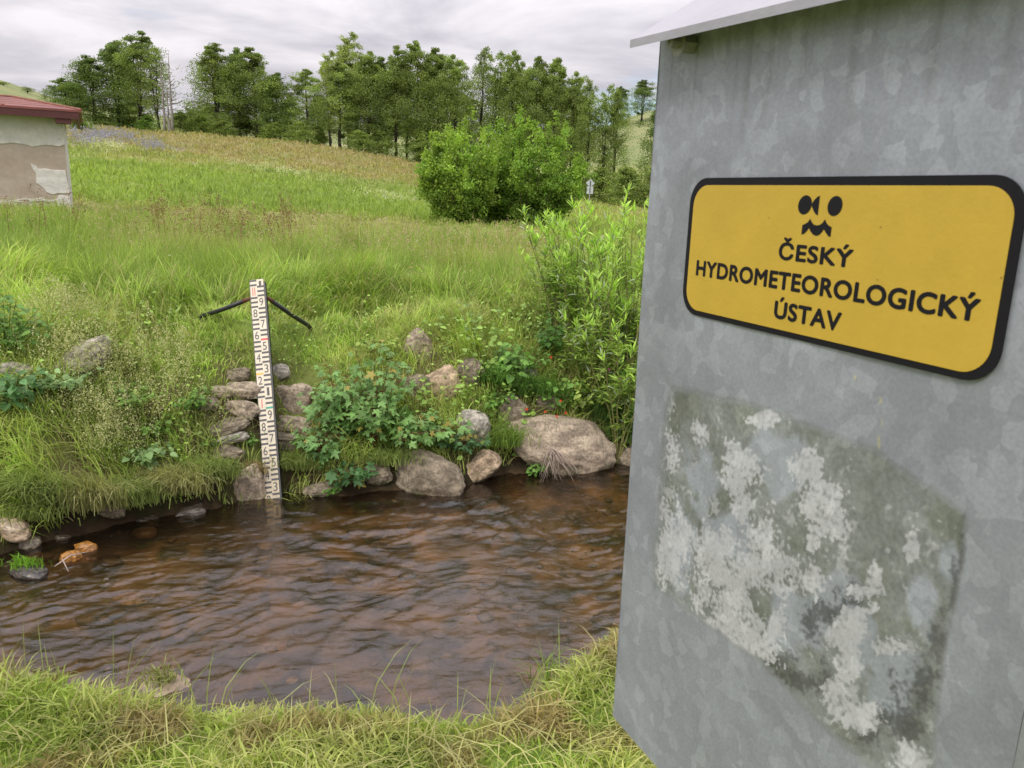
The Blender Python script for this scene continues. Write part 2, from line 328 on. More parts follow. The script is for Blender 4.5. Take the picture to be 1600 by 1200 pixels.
def wave(x, y):
    a = radians(27); s = x * cos(a) + y * sin(a); q = -x * sin(a) + y * cos(a)
    wx = .25 * fbm(x * 1.2, y * 1.2, 3, 101); wy = .25 * fbm(x * 1.2 + 9, y * 1.2, 3, 111)
    A = vnoise(s * 1.6 + wx * 2, q * 4.5 + wy * 3, 121); B = vnoise(s * 5 + wx * 3, q * 11 + wy * 4, 131); Cc = vnoise(s * 12, q * 16 + wy * 5, 141)
    V_ = sin_ = np.sin((s * .6 + np.abs(q - 4.7) * .9 + wx) * 19) * np.exp(-((x + .9) ** 2 + (y - 5.5) ** 2) / 1.2)
    calm = np.exp(-((x + .5) / 1.0) ** 2 - ((y - 3.4) / .7) ** 2) + .9 * np.exp(-((x + 2.0) / .5) ** 2 - ((y - 5.9) / .35) ** 2) + .8 * np.exp(-((x + 2.6) / .8) ** 2 - ((y - 5.3) / .3) ** 2)
    am = np.clip(.75 + .5 * vnoise(x * .9, y * .9, 151), .25, 1.3) * (1 - .75 * np.clip(calm, 0, 1))
    return am * (.010 * A + .018 * (1 - np.abs(B)) ** 2 * (1 + .5 * A) + .0075 * (1 - np.abs(Cc)) ** 2) + .008 * V_
wu = np.arange(-5.2, 4.2, .022); wv = np.arange(-1, 1.0001, .011)
g = MB(); WX, WS = np.meshgrid(wu, (wv + 1) / 2)
lo = np.interp(WX, NEAR_E[:, 0], NEAR_E[:, 1]) + .1; hi = np.interp(WX, FAR_E[:, 0], FAR_E[:, 1]) + .45
WY = lo + (hi - lo) * WS; amp = 1.0
WZ = wave(WX, WY) * amp
nr, nc = WX.shape; idx = np.arange(nr * nc).reshape(nr, nc)
quads = np.stack([idx[:-1, :-1], idx[:-1, 1:], idx[1:, 1:], idx[1:, :-1]], -1).reshape(-1)
g.addarr(np.stack([WX, WY, WZ], -1).reshape(-1, 3), quads, np.full((nr - 1) * (nc - 1), 4), (1, 1, 1))
for xs in (np.linspace(-30, -5.2, 30), np.linspace(wu[-1], 30, 30)):   # the stream beyond the frame
    lo = np.interp(xs, NEAR_E[:, 0], NEAR_E[:, 1]) + .1; hi = np.interp(xs, FAR_E[:, 0], FAR_E[:, 1]) + .45; k = len(xs)
    V = np.concatenate([np.stack([xs, lo, xs * 0], 1), np.stack([xs, hi, xs * 0], 1)])
    g.add(V, [(i, i + 1, k + i + 1, k + i) for i in range(k - 1)])
tag(g.build('water', M_water, smooth=True), 'brown rippled stream water', 'water', kind='structure')

# ------------------------------------------------------------------ gauging cabinet
YAW = .4187; P0 = np.array([.1145, .72]); DD = np.array([sin(YAW), -cos(YAW)]); NN = np.array([-cos(YAW), -sin(YAW)])
ZT, ZB = 2.6216, 1.9862
def bx(s, o, z): p = P0 + DD * s + NN * o; return np.array([p[0], p[1], z])
def face(x, y):
    v_ = ray(x, y); t_ = (P0 @ NN) / (v_[:2] @ NN); P = EYE + v_ * t_; return (P[:2] - P0) @ DD, P[2]
BW, BD = .386, .30
m, t = mat('galvanised_steel'); o = N(t, 'ShaderNodeOutputMaterial')
tcn = N(t, 'ShaderNodeTexCoord'); at = N(t, 'ShaderNodeAttribute', attribute_name='tint')
dn1 = N(t, 'ShaderNodeTexNoise', inp={'Scale': 40, 'Detail': 3}); t.links.new(tcn.outputs['Object'], dn1.inputs['Vector'])
dmx = N(t, 'ShaderNodeMixRGB', inp={0: .025}); t.links.new(tcn.outputs['Object'], dmx.inputs[1]); t.links.new(dn1.outputs['Color'], dmx.inputs[2])
vo = N(t, 'ShaderNodeTexVoronoi', inp={'Scale': 85, 'Randomness': 1}); t.links.new(dmx.outputs[0], vo.inputs['Vector'])
sp = N(t, 'ShaderNodeSeparateColor'); t.links.new(vo.outputs['Color'], sp.inputs[0])
rp = N(t, 'ShaderNodeMapRange', inp={1: .5, 2: .95, 3: .95, 4: 1.14}); t.links.new(sp.outputs[0], rp.inputs[0])
n3_ = N(t, 'ShaderNodeTexNoise', inp={'Scale': 9, 'Detail': 7, 'Roughness': .65}); t.links.new(tcn.outputs['Object'], n3_.inputs['Vector'])
rp2 = N(t, 'ShaderNodeMapRange', inp={1: .3, 2: .7, 3: .80, 4: 1.18}); t.links.new(n3_.outputs[0], rp2.inputs[0])
n4_ = N(t, 'ShaderNodeTexNoise', inp={'Scale': 420, 'Detail': 2}); t.links.new(tcn.outputs['Object'], n4_.inputs['Vector'])
rp3 = N(t, 'ShaderNodeMapRange', inp={1: .3, 2: .7, 3: .92, 4: 1.08}); t.links.new(n4_.outputs[0], rp3.inputs[0])
q1 = N(t, 'ShaderNodeMath', operation='MULTIPLY'); t.links.new(rp.outputs[0], q1.inputs[0]); t.links.new(rp2.outputs[0], q1.inputs[1])
q2 = N(t, 'ShaderNodeMath', operation='MULTIPLY'); t.links.new(q1.outputs[0], q2.inputs[0]); t.links.new(rp3.outputs[0], q2.inputs[1])
vs = N(t, 'ShaderNodeVectorMath', operation='SCALE'); t.links.new(at.outputs['Color'], vs.inputs[0]); t.links.new(q2.outputs[0], vs.inputs['Scale'])
p = N(t, 'ShaderNodeBsdfPrincipled', inp={'Roughness': .48, 'Metallic': .25, 'Specular IOR Level': .4}); t.links.new(vs.outputs[0], p.inputs['Base Color'])
bb = N(t, 'ShaderNodeBump', inp={'Strength': .12, 'Distance': .002}); t.links.new(q1.outputs[0], bb.inputs['Height']); t.links.new(bb.outputs[0], p.inputs['Normal'])
t.links.new(p.outputs[0], o.inputs[0]); M_galv = m
M_lid = solid('lid_sheet', (.36, .355, .385), .42, .3, .1, 60, .08, 12)
STEEL = np.array([.312, .330, .376])
cab = empty('metal_cabinet', bx(.19, -.15, ZB), 'grey galvanised gauging cabinet with a yellow Czech institute sign, near right', 'cabinet')
def inpoly(px, py, poly):
    r = np.zeros(px.shape, bool); n = len(poly)
    for i in range(n):
        x1, y1 = poly[i]; x2, y2 = poly[(i + 1) % n]
        c = ((y1 > py) != (y2 > py)) & (px < (x2 - x1) * (py - y1) / (y2 - y1 + 1e-12) + x1); r ^= c
    return r
def distpoly(px, py, poly):
    d = np.full(px.shape, 1e9); n = len(poly)
    for i in range(n):
        a = np.array(poly[i], float); b = np.array(poly[(i + 1) % n], float); ab = b - a
        tt = np.clip(((px - a[0]) * ab[0] + (py - a[1]) * ab[1]) / (ab @ ab), 0, 1)
        d = np.minimum(d, np.hypot(px - a[0] - tt * ab[0], py - a[1] - tt * ab[1]))
    return np.where(inpoly(px, py, poly), d, -d)
# front sheet with wear: fine vertex grid carrying the paint residue
ns_, nz_ = 420, 560
ss = np.linspace(0, BW, ns_); zz = np.linspace(ZB, ZT + .02, nz_); SS, ZZ = np.meshgrid(ss, zz)
FV = (P0[None, None, :] + DD * SS[..., None]); FV = np.concatenate([FV, ZZ[..., None]], -1)
ix, iy = pj(FV.reshape(-1, 3)); ix = ix.reshape(SS.shape); iy = iy.reshape(SS.shape)
wob = fbm(SS * 60, ZZ * 60, 4, 201); wob2 = fbm(SS * 260, ZZ * 260, 4, 211); wob3 = fbm(SS * 22, ZZ * 22, 4, 221)
colf = np.tile(STEEL, (nz_, ns_, 1))
colf = mixc(colf, STEEL * 1.12, np.clip(wob3, 0, 1) * .5)
patchpoly = [(1040, 640), (1052, 604), (1178, 630), (1364, 702), (1508, 800), (1512, 822), (1500, 900), (1478, 1010), (1455, 1235), (1395, 1230), (1300, 1150), (1190, 1035), (1022, 915)]
dpch = distpoly(ix, iy, patchpoly) + 2.2 * wob
pm = sstep(-1, 9, dpch)
stain = mixc((.215, .228, .20), (.285, .298, .30), np.clip(.5 + .8 * fbm(SS * 30, ZZ * 26, 4, 231), 0, 1))
stain = mixc(stain, (.165, .18, .14), sstep(.15, .7, fbm(SS * 17 + 4, ZZ * 17, 4, 241)) * .8)
stain = stain * (1 + .22 * wob2 + .15 * wob)[..., None]; colf = mixc(colf, stain, pm * .85)
colf = mixc(colf, (.47, .48, .51), sstep(.34, .6, fbm(SS * 45, ZZ * 45, 4, 281) + .5 * wob2 - .5 * sstep(0, 160, (ix - 1040) * .55 - (iy - 640) + 60)) * pm * .75)
def blobs(L, k):
    b_ = np.full(ix.shape, -9.)
    for (cx, cy, rx, ry) in L: b_ = np.maximum(b_, 1 - np.hypot((ix - cx) / rx, (iy - cy) / ry))
    return b_
white = [(1045, 710, 14, 42), (1036, 800, 16, 30), (1048, 855, 24, 62), (1152, 735, 32, 38), (1158, 785, 20, 28), (1190, 835, 26, 40), (1205, 880, 45, 26), (1268, 728, 26, 28), (1285, 775, 38, 34), (1300, 825, 24, 28), (1268, 850, 14, 30), (1115, 870, 32, 48), (1150, 900, 60, 30), (1130, 955, 45, 48), (1180, 1000, 42, 40), (1215, 975, 16, 22), (1260, 905, 34, 22), (1330, 975, 24, 24), (1322, 1025, 26, 38), (1306, 1085, 20, 40), (1345, 1125, 30, 22), (1425, 1185, 30, 22), (1350, 925, 32, 12), (1366, 900, 12, 26), (1425, 855, 14, 26), (1200, 655, 32, 14), (1095, 680, 10, 16), (1365, 950, 12, 12), (1300, 1000, 12, 18), (1390, 1010, 30, 16)]
wbn = fbm(SS * 28, ZZ * 24, 5, 271)
wb = blobs(white, 0) * .9 + .50 * wbn + .34 * wob + .34 * wob2 + .04
wm = sstep(.03, .13, wb); gran = np.clip(.62 + .55 * wb + .55 * wob2 + .3 * wob, .05, 1)
bluish = [(1210, 700, 60, 40), (1100, 760, 40, 60), (1240, 980, 60, 60), (1150, 830, 42, 50), (1060, 860, 28, 90), (1120, 820, 30, 40), (1230, 745, 40, 40), (1310, 920, 45, 50), (1350, 1000, 30, 60), (1440, 940, 30, 60), (1400, 1060, 50, 70), (1480, 880, 25, 40)]
bm = sstep(0, .45, blobs(bluish, 0) + .5 * wbn + .3 * wob)
colf = mixc(colf, (.37, .40, .47), bm * .8 * pm)
dark = [(1210, 1030, 45, 22), (1240, 1060, 40, 26), (1265, 975, 18, 34), (1300, 960, 30, 28), (1290, 1060, 20, 40), (1505, 860, 9, 50), (1495, 930, 14, 60), (1475, 1010, 28, 70), (1440, 1080, 40, 60), (1360, 1150, 40, 30), (1380, 1120, 30, 20), (1215, 1060, 30, 20), (1330, 930, 30, 30), (1420, 1130, 40, 40), (1030, 770, 8, 30)]
dk = sstep(.0, .8, blobs(dark, 0) + .6 * wbn + .5 * wob + .6 * wob2)
colf = mixc(colf, (.075, .075, .078), dk * .78 * sstep(-6, 6, dpch))
colf = mixc(colf, (.56, .56, .61), wm * gran * .95 * sstep(-4, 4, dpch))
# grime line round the removed sticker, and drips of the yellow paint
edge = np.exp(-(dpch / 3.5) ** 2); colf = mixc(colf, (.17, .165, .14), edge * .3)
for (cx, cy, rx, ry) in [(1374, 625, 3, 8), (1372, 690, 2.5, 12), (1376, 660, 1.6, 10), (1335, 590, 2, 5)]:
    colf = mixc(colf, (.50, .46, .27), sstep(0, .5, 1 - np.hypot((ix - cx) / rx, (iy - cy) / ry) + .3 * wob) * .7)
streak = np.clip(fbm(SS * 90, ZZ * 5, 3, 251), 0, 1) * sstep(2.52, 2.62, ZZ); colf = mixc(colf, (.16, .17, .15), streak * .55)
scr = np.exp(-((iy - (45 + (ix - 1600) * -.30 + 12 * np.sin(ix / 60))) / 2.2) ** 2) * (iy < 130) * (ix < 1400); colf = mixc(colf, STEEL * 1.35, scr * .45)
V = FV.reshape(-1, 3).copy(); bend = .0012 * fbm(SS * 6, ZZ * 6, 2, 261).ravel(); V[:, 0] += NN[0] * bend; V[:, 1] += NN[1] * bend
g = MB(); idx = np.arange(nz_ * ns_).reshape(nz_, ns_)
quads = np.stack([idx[:-1, :-1], idx[:-1, 1:], idx[1:, 1:], idx[1:, :-1]], -1).reshape(-1)
cn = np.array([P0[0], P0[1], 0])
base_loc = np.array(cab.location)
g.addarr(V - base_loc, quads, np.full((nz_ - 1) * (ns_ - 1), 4), colf.reshape(-1, 3))
# folded edge returns + other sides of the body
def slab(pts, col=STEEL): g.add(np.array([np.array(q) - base_loc for q in pts]), [tuple(range(len(pts)))], col)
zt2 = ZT + .02
slab([bx(0, 0, ZB), bx(0, 0, zt2), bx(0, -BD, zt2), bx(0, -BD, ZB)]); slab([bx(BW, 0, ZB), bx(BW, -BD, ZB), bx(BW, -BD, zt2), bx(BW, 0, zt2)])
slab([bx(0, -BD, ZB), bx(0, -BD, zt2), bx(BW, -BD, zt2), bx(BW, -BD, ZB)]); slab([bx(0, 0, ZB), bx(0, -BD, ZB), bx(BW, -BD, ZB), bx(BW, 0, ZB)])
body = g.build('body', M_galv, cab, smooth=False)
# gable lid
g = MB(); so_, eo, th = .006, .0285, .0065
def L(s, o_, z): return bx(s, o_, z) - base_loc
zl0 = ZT + .001; slp = .62; ko = (BD + 2 * eo) / 2; s0, s1 = -so_ * 0 - .001, BW + .02
pr = [(eo, 0), (eo - ko, ko * slp), (eo - 2 * ko, 0)]
def zd(s): return -.03 * max(s, 0)
V = []
for s in (s0, s1):
    for (o_, dz) in pr: V.append(L(s, o_, zl0 + dz + th + zd(s)))
    for (o_, dz) in pr: V.append(L(s, o_, zl0 + dz + zd(s)))
g.add(V, [(0, 6, 7, 1), (1, 7, 8, 2), (3, 4, 10, 9), (4, 5, 11, 10), (0, 3, 9, 6), (2, 8, 11, 5), (0, 1, 4, 3), (1, 2, 5, 4), (6, 9, 10, 7), (7, 10, 11, 8)])
# closed gable ends and soffit
V = [L(s0 + .018, 0, zl0), L(s0 + .018, -BD / 2, zl0 + ko * slp - .012), L(s0 + .018, -BD, zl0), L(BW, 0, zl0), L(BW, -BD / 2, zl0 + ko * slp - .012), L(BW, -BD, zl0)]
g.add(V, [(0, 1, 2), (3, 5, 4)]); lid = g.build('lid', M_lid, cab)
# soffit strip with the fixing nut below it
g = MB(); c = np.array(face(1082, 70)); nutc = bx(c[0], .009, c[1]) - base_loc
ax = np.array([NN[0], NN[1], 0.])
th_ = np.arange(7) * 2 * pi / 6
g.tube([nutc - ax * .009, nutc + ax * .004], .0072, 6)
g.tube([nutc + ax * .004, nutc + ax * .012], .0042, 10)
g.tube([nutc + ax * .0045, nutc + ax * .0046], .0095, 16)
g.build('bolt', solid('dull_zinc', (.30, .29, .25), .5, .5, .2, 80, .3, 60), cab, smooth=False)
# carrying post under the cabinet
g = MB(); gp = bx(.22, -.16, 0); zg_ = H(gp[0], gp[1])
g.box(np.array([gp[0], gp[1], (zg_ - .1 + ZB) / 2]) - base_loc, (.04, .04, (ZB - zg_ + .1) / 2)); g.build('post', M_galv, cab)
# sign
SU0, SU1, SZ0, SZ1 = .0625, .3412, 2.4112, 2.5190
def rrect(s0, s1, z0, z1, r, n=10):
    P = []
    for (cx, cz, a0) in ((s1 - r, z1 - r, 0), (s0 + r, z1 - r, 90), (s0 + r, z0 + r, 180), (s1 - r, z0 + r, 270)):
        for k in range(n + 1): a = radians(a0 + 90 * k / n); P.append((cx + r * cos(a), cz + r * sin(a)))
    return P
def plate(g, P, o0, o1):
    n = len(P); V = [bx(s, o1, z) - base_loc for s, z in P] + [bx(s, o0, z) - base_loc for s, z in P]
    g.add(V, [tuple(range(n))] + [(i, i + n, (i + 1) % n + n, (i + 1) % n) for i in range(n)])
M_ink = solid('sign_black', (.010, .009, .012), .6, 0, 0, 1, 0, spec=.2)
M_yel = solid('sign_yellow', (.53, .355, .048), .45, 0, .04, 300, .06, 30, spec=.3)
sgp = bx(SU0, .002, SZ0)
g = MB(); plate(g, rrect(SU0, SU1, SZ0, SZ1, .020), .0006, .0016); sgn = g.build('sign', M_ink, cab)
g = MB(); plate(g, rrect(SU0 + .0055, SU1 - .0055, SZ0 + .0042, SZ1 - .0055, .0165), .0016, .0020); g.build('sign_face', M_yel, sgn)
def textmesh(txt):
    cu = bpy.data.curves.new('lettering', 'FONT'); cu.body = txt; cu.size = 1; cu.fill_mode = 'FRONT'; cu.resolution_u = 6
    cu.space_character = 1.07
    ob = bpy.data.objects.new('lettering', cu); C.objects.link(ob); bpy.context.view_layer.update()
    me = bpy.data.meshes.new_from_object(ob.evaluated_get(bpy.context.evaluated_depsgraph_get()))
    V = np.zeros(len(me.vertices) * 3); me.vertices.foreach_get('co', V); F = [tuple(p_.vertices) for p_ in me.polygons]
    bpy.data.objects.remove(ob); bpy.data.meshes.remove(me); bpy.data.curves.remove(cu); return V.reshape(-1, 3), F
_Hv = textmesh('H')[0]; CAP = _Hv[:, 1].max()
def lettering(name, txt, s0, s1, zb, cap):
    V, F = textmesh(txt); x0, x1 = V[:, 0].min(), V[:, 0].max()
    s = s0 + (V[:, 0] - x0) / (x1 - x0) * (s1 - s0); z = zb + V[:, 1] / CAP * cap
    g = MB(); rr = cap * .062
    for q in range(9):      # heavy strokes: the outline grown by a small pen
        ds, dz_ = (0, 0) if q == 8 else (rr * cos(q * pi / 4), rr * .8 * sin(q * pi / 4)); oo = .0022 + q * 6e-6; s_ = s + ds
        P = np.stack([P0[0] + DD[0] * s_ + NN[0] * oo, P0[1] + DD[1] * s_ + NN[1] * oo, z + dz_], 1); g.add(P - base_loc, F)
    return g.build(name, M_ink, sgn)
lettering('lettering', 'ČESKÝ', .1715, .2362, 2.4640, .0103)
lettering('lettering', 'HYDROMETEOROLOGICKÝ', .0795, .3253, 2.4437, .0112)
lettering('lettering', 'ÚSTAV', .1732, .2332, 2.4233, .0112)
g = MB()
def inkpoly(pts, curve=False):
    V = [];
    for (zx, zy) in pts:
        s, z = face(1240 + zx / 14.12, 295 + zy / 14.12); V.append(bx(s, .00225, z) - base_loc)
    g.add(V, [tuple(range(len(V)))])
for (cx, cy, rx, ry) in ((308, 355, 150, 212), (972, 380, 163, 222)):
    pts = [(cx + rx * cos(a) - .16 * ry * sin(a) * (1), cy + ry * sin(a)) for a in np.linspace(0, 2 * pi, 30)[:-1]]; inkpoly(pts)
inkpoly([(640, 150), (580, 180), (515, 250), (480, 300), (455, 350), (465, 400), (500, 490), (540, 555), (590, 590)])
inkpoly([(250, 800), (310, 775), (370, 740), (425, 660), (455, 730), (500, 790), (570, 810), (640, 795), (700, 750), (752, 670), (780, 750), (830, 810), (900, 850), (870, 1065), (820, 1040), (770, 970), (722, 890), (690, 950), (620, 1020), (550, 1040), (480, 1005), (430, 940), (395, 865), (350, 930), (290, 990), (225, 1010)])
g.build('emblem', M_ink, sgn)
exec_marks = [(1375, 437, 1.6), (1569, 434, 2.0), (1380, 355, 2), (1205, 340, 1.5), (1125, 468, 1.5)]
M_dirt = solid('dirt', (.28, .17, .05), .8)
for (mx_, my_, r_) in exec_marks:
    s, z = face(mx_, my_); k = r_ * .00028
    g = MB(); g.add([bx(s + k * cos(a), .00222, z + k * sin(a)) - base_loc for a in np.arange(7) * .9], [tuple(range(7))]); g.build('dirt_speck', M_dirt, sgn)

# ------------------------------------------------------------------ staff gauge
GT = atY(401, 437.5, 7.12); GB = atY(426, 772, 6.22)
def gv(v_): return GT + (GB - GT) * ((v_ + 2.1) / 18.65)
ga_ = (GB - GT) / np.linalg.norm(GB - GT); gs_ = np.array([1., .06, 0]); gs_ -= gs_ @ ga_ * ga_; gs_ /= np.linalg.norm(gs_); gn_ = np.cross(gs_, -ga_) ; gn_ = gn_ if gn_[1] < 0 else -gn_
GH = .0585
gauge = empty('staff_gauge', gv(18), 'white water level staff with black numerals leaning on the far bank', 'gauge')
gl0 = np.array(gauge.location)
def gp_(v_, s, o_): return gv(v_) + gs_ * s + gn_ * o_ - gl0
M_board = tint_mat('enamel_board', .45, .4, 14., .10, .05, .002)
M_bar = solid('gauge_black', (.045, .042, .045), .5); M_red = solid('gauge_red', (.55, .06, .05), .5); M_or = solid('gauge_orange', (.80, .40, .05), .5); M_gr = solid('gauge_green', (.03, .28, .18), .5)
M_black = solid('black_steel', (.018, .018, .020), .45, 0, .1, 30, .3, 10); M_rust = solid('rusty_steel', (.13, .05, .03), .8, 0, .4, 60, .4, 40)
def gbox(g, v0, v1, s0, s1, o0, o1):
    V = [gp_(a, b, c_) for a in (v0, v1) for b in (s0, s1) for c_ in (o0, o1)]
    g.add(V, [(0, 1, 3, 2), (4, 6, 7, 5), (0, 4, 5, 1), (2, 3, 7, 6), (0, 2, 6, 4), (1, 5, 7, 3)])
g = MB(); gbox(g, -2.1, 19.6, -GH, GH, 0, .0105)
vb = np.linspace(-2.1, 19.6, 240); sb = np.linspace(-GH, GH, 12); VB, SB = np.meshgrid(vb, sb, indexing='ij')
PB = (GT + (GB - GT) * ((VB + 2.1) / 18.65)[..., None] + gs_ * SB[..., None] + gn_ * .012 - gl0).reshape(-1, 3)
silt = np.clip(sstep(11, 17.5, VB) * .55 + .5 * np.clip(fbm(VB * .8, SB * 40, 4, 601), 0, 1) * sstep(4, 14, VB) + .25 * np.clip(fbm(VB * 2, SB * 90, 3, 611) - .2, 0, 1), 0, .85)
CB = mixc((.60, .535, .41), (.32, .26, .15), silt).reshape(-1, 3); idb = np.arange(240 * 12).reshape(240, 12)
g.addarr(PB, np.stack([idb[:-1, :-1], idb[:-1, 1:], idb[1:, 1:], idb[1:, :-1]], -1).reshape(-1), np.full(239 * 11, 4), CB); g.Col[0][:] = (.60, .535, .41)
g.build('board', M_board, gauge)
g = MB(); gbox(g, -1.9, 19.8, GH - .002, GH + .014, -.05, .008); gbox(g, -1.9, 19.8, -GH - .006, -GH + .002, -.05, .008); gbox(g, -1.9, 19.8, -GH, GH, -.05, -.002); g.build('frame', M_black, gauge)
g = MB(); gC = {'r': MB(), 'o': MB(), 'g': MB()}
for k in range(-2, 20):
    side = 1 if k % 2 else -1            # odd centres: bars in the right column
    for dv in (-.41, 0, .41):
        v_ = k + dv
        if v_ < -2.0: continue
        tgt = g
        if side == 1 and k == 3 and dv > 0: tgt = gC['r']
        if side == -1 and k == 6 and dv > 0: tgt = gC['o']
        if side == 1 and k == 9 and dv > 0: tgt = gC['g']
        a, b = (.001, GH) if side == 1 else (-GH, -.001)
        gbox(tgt, v_ - .085, v_ + .085, a, b, .0121, .0132)
g.build('scale_marks', M_bar, gauge); gC['r'].build('marker', M_red, gauge)['label'] = 'red mark on the scale'
gC['o'].build('marker', M_or, gauge)['label'] = 'orange mark on the scale'; gC['g'].build('marker', M_gr, gauge)['label'] = 'green mark on the scale'
for (v_, tx, side) in [(-1.72, '1', 1), (-1, 'II', -1), (0, '9', 1), (1, '8', -1), (2, '7', 1), (3, '6', -1), (4, '5', 1), (5, '4', -1), (6, '3', 1), (7, '2', -1), (8, '1', 1), (9, 'I', -1), (10, '9', 1), (11, '8', -1), (12, '7', 1), (13, '6', -1), (14, '5', 1), (15, '4', -1), (16, '3', 1), (17, '2', -1), (18, '1', 1)]:
    V, F = textmesh(tx); wx_ = V[:, 0].max() - V[:, 0].min(); sc_ = .070 if v_ > -1.5 else .055
    tall = .76 if tx in ('I', 'II') else .70
    ww = {'1': .020, 'I': .007, 'II': .024}.get(tx, .034)
    sx = side * GH / 2 + (V[:, 0] - V[:, 0].min()) / wx_ * ww - ww / 2
    vv = v_ + tall / 2 - V[:, 1] / CAP * tall * (1 if v_ > -1.5 else .8)
    P = GT + (GB - GT) * ((vv + 2.1) / 18.65)[:, None] + gs_ * sx[:, None] + gn_ * .0134 - gl0
    g = MB(); g.add(P, F); g.build('numeral', M_red if tx in ('I', 'II') else M_bar, gauge)
for (px, py, side) in ((318, 494, -1), (487, 508, 1)):
    a = gp_(-.55, side * (GH + .005), -.02) + gl0; hb = hit(px, py); b = atY(px - (6 if side > 0 else 3), py, hb[1] - (.16 if side > 0 else .34))
    a2 = a + (b - a) * .12; g = MB(); g.tube([a2 - gl0, (a2 + b) / 2 - gl0 + (0, 0, -.008), b - gl0, b + (b - a) * .08 + (0, 0, -.02) - gl0], .020, 10); br = g.build('brace', M_black, gauge, smooth=True)
    g = MB(); g.tube([a - gl0, a + (b - a) * .06 - gl0, a2 - gl0 + (b - a) * .03], [.012, .015, .022], 10); g.build('rusty_joint', M_rust, br, smooth=True)

# ------------------------------------------------------------------ hut
HY = 20.0; hx1 = atY(111, 334, HY)[0]; hx1t = atY(96.5, 187, HY)[0]; hx0 = hx1 - 5.2
hz0 = H(hx1, HY) - .15; hz1 = atY(60, 180, HY)[2]
HR = radians(27.5)
def hrot(P):
    P = np.array(P, float); dx_, dy_ = P[..., 0] - hx1, P[..., 1] - HY; P[..., 0] = hx1 + dx_ * cos(HR) - dy_ * sin(HR); P[..., 1] = HY + dx_ * sin(HR) + dy_ * cos(HR); return P
hut = empty('plaster_hut', tuple(hrot((hx1 - 2.6, HY + 1.7, hz0 + .15))), 'small hut with peeling white plaster and red brown roof, far left', 'hut'); hl0 = np.array(hut.location)
M_plas = tint_mat('old_plaster', .92, .1, 9., .10, .3, .01); M_roof = solid('roof_red', (.19, .055, .045), .55, 0, .3, 6, .30, 3.); M_trim = solid('trim_maroon', (.075, .016, .016), .6, 0, .1, 10, .2, 8)
nx_, nh_ = 520, 260
xs = np.linspace(hx0, hx1, nx_); zs = np.linspace(hz0, hz1 + .12, nh_); XX, ZZ2 = np.meshgrid(xs, zs)
lean = (hx1t - hx1) * .0
hx_, hy_ = pj(hrot(np.stack([XX, XX * 0 + HY, ZZ2], -1).reshape(-1, 3))); hx_ = hx_.reshape(XX.shape); hy_ = hy_.reshape(XX.shape)
nn = fbm(XX * 2.5, ZZ2 * 2.5, 5, 301)
bnd = np.interp(hx_, [-400, -150, -60, 0, 20, 40, 52, 62, 80, 92, 115], [222, 230, 226, 224, 223, 227, 230, 228, 227, 228, 220])
white_top = sstep(-.6, .6, bnd + 2.0 * nn - hy_)
pp = [(49, 256), (56, 259), (60, 264), (72, 264), (82, 266), (102, 266), (110, 303), (92, 302), (82, 304), (73, 301), (66, 293), (57, 286), (56, 272), (50, 263)]
wp = sstep(-.5, .5, distpoly(hx_, hy_, pp) + 1.2 * nn)
pp2 = [(91, 306), (112, 305), (113, 340), (86, 340)]; wp2 = sstep(-.8, .8, distpoly(hx_, hy_, pp2) + 3 * nn)
low = sstep(0, .9, (hy_ - 311) / 8 + 1.6 * fbm(XX * 3, ZZ2 * 9, 4, 311)) * .8
wpl = np.clip(np.maximum(np.maximum(white_top, wp), np.maximum(wp2, low)), 0, 1)
beige = mixc((.36, .295, .235), (.43, .365, .30), np.clip(.5 + .8 * fbm(XX * 1.2, ZZ2 * 2.2, 4, 321), 0, 1))
whc = mixc((.56, .545, .50), (.66, .64, .60), np.clip(.5 + .7 * fbm(XX * 1.5, ZZ2 * 4, 4, 331), 0, 1))
damp = sstep(2.0, 0.0, hz1 - ZZ2 + .6) * np.clip(.4 + fbm(XX * 2, ZZ2 * .7, 3, 341), 0, 1); whc = mixc(whc, (.42, .42, .27), damp * .5)
rough_ = np.clip(fbm(XX * 5 + ZZ2 * 3, ZZ2 * 14, 3, 351), 0, 1) * (wp + low); whc = mixc(whc, (.42, .38, .33), np.clip(rough_, 0, 1) * .6)
spk = sstep(.45, .6, fbm(XX * 11, ZZ2 * 11, 2, 361)) * sstep(10, 0, np.hypot(hx_ - 92, (hy_ - 222) * 1.2)); whc = mixc(whc, (.25, .2, .16), spk)
hc = mixc(beige, whc, wpl)
g = MB(); V = hrot(np.stack([XX, HY - .018 * wpl - .006 * nn * wpl, ZZ2], -1).reshape(-1, 3)) - hl0
# corner leans slightly outwards towards the base as in old masonry
idx = np.arange(nh_ * nx_).reshape(nh_, nx_); quads = np.stack([idx[:-1, :-1], idx[:-1, 1:], idx[1:, 1:], idx[1:, :-1]], -1).reshape(-1)
g.addarr(V, quads, np.full((nh_ - 1) * (nx_ - 1), 4), hc.reshape(-1, 3))
zt_ = hz1 + .12; W = [(hx0, HY), (hx1, HY), (hx1, HY + 3.4), (hx0, HY + 3.4)]
for i in (1, 2, 3):
    a, b = W[i], W[(i + 1) % 4]; g.add(hrot([(a[0], a[1], hz0), (b[0], b[1], hz0), (b[0], b[1], zt_), (a[0], a[1], zt_)]) - hl0, [(0, 1, 2, 3)], (.6, .58, .54))
g.build('wall', M_plas, hut)
ez = atY(120, 171, HY - .35)[2]; ex1 = hx1 + .42; ey0 = HY - .42; ey1 = HY + 3.82; ex0 = hx0 - .45
rz = ez + .36; hipd = 1.5; ym = (ey0 + ey1) / 2
def hp(x_, y_, z_): return hrot((x_, y_, z_)) - hl0
g = MB()
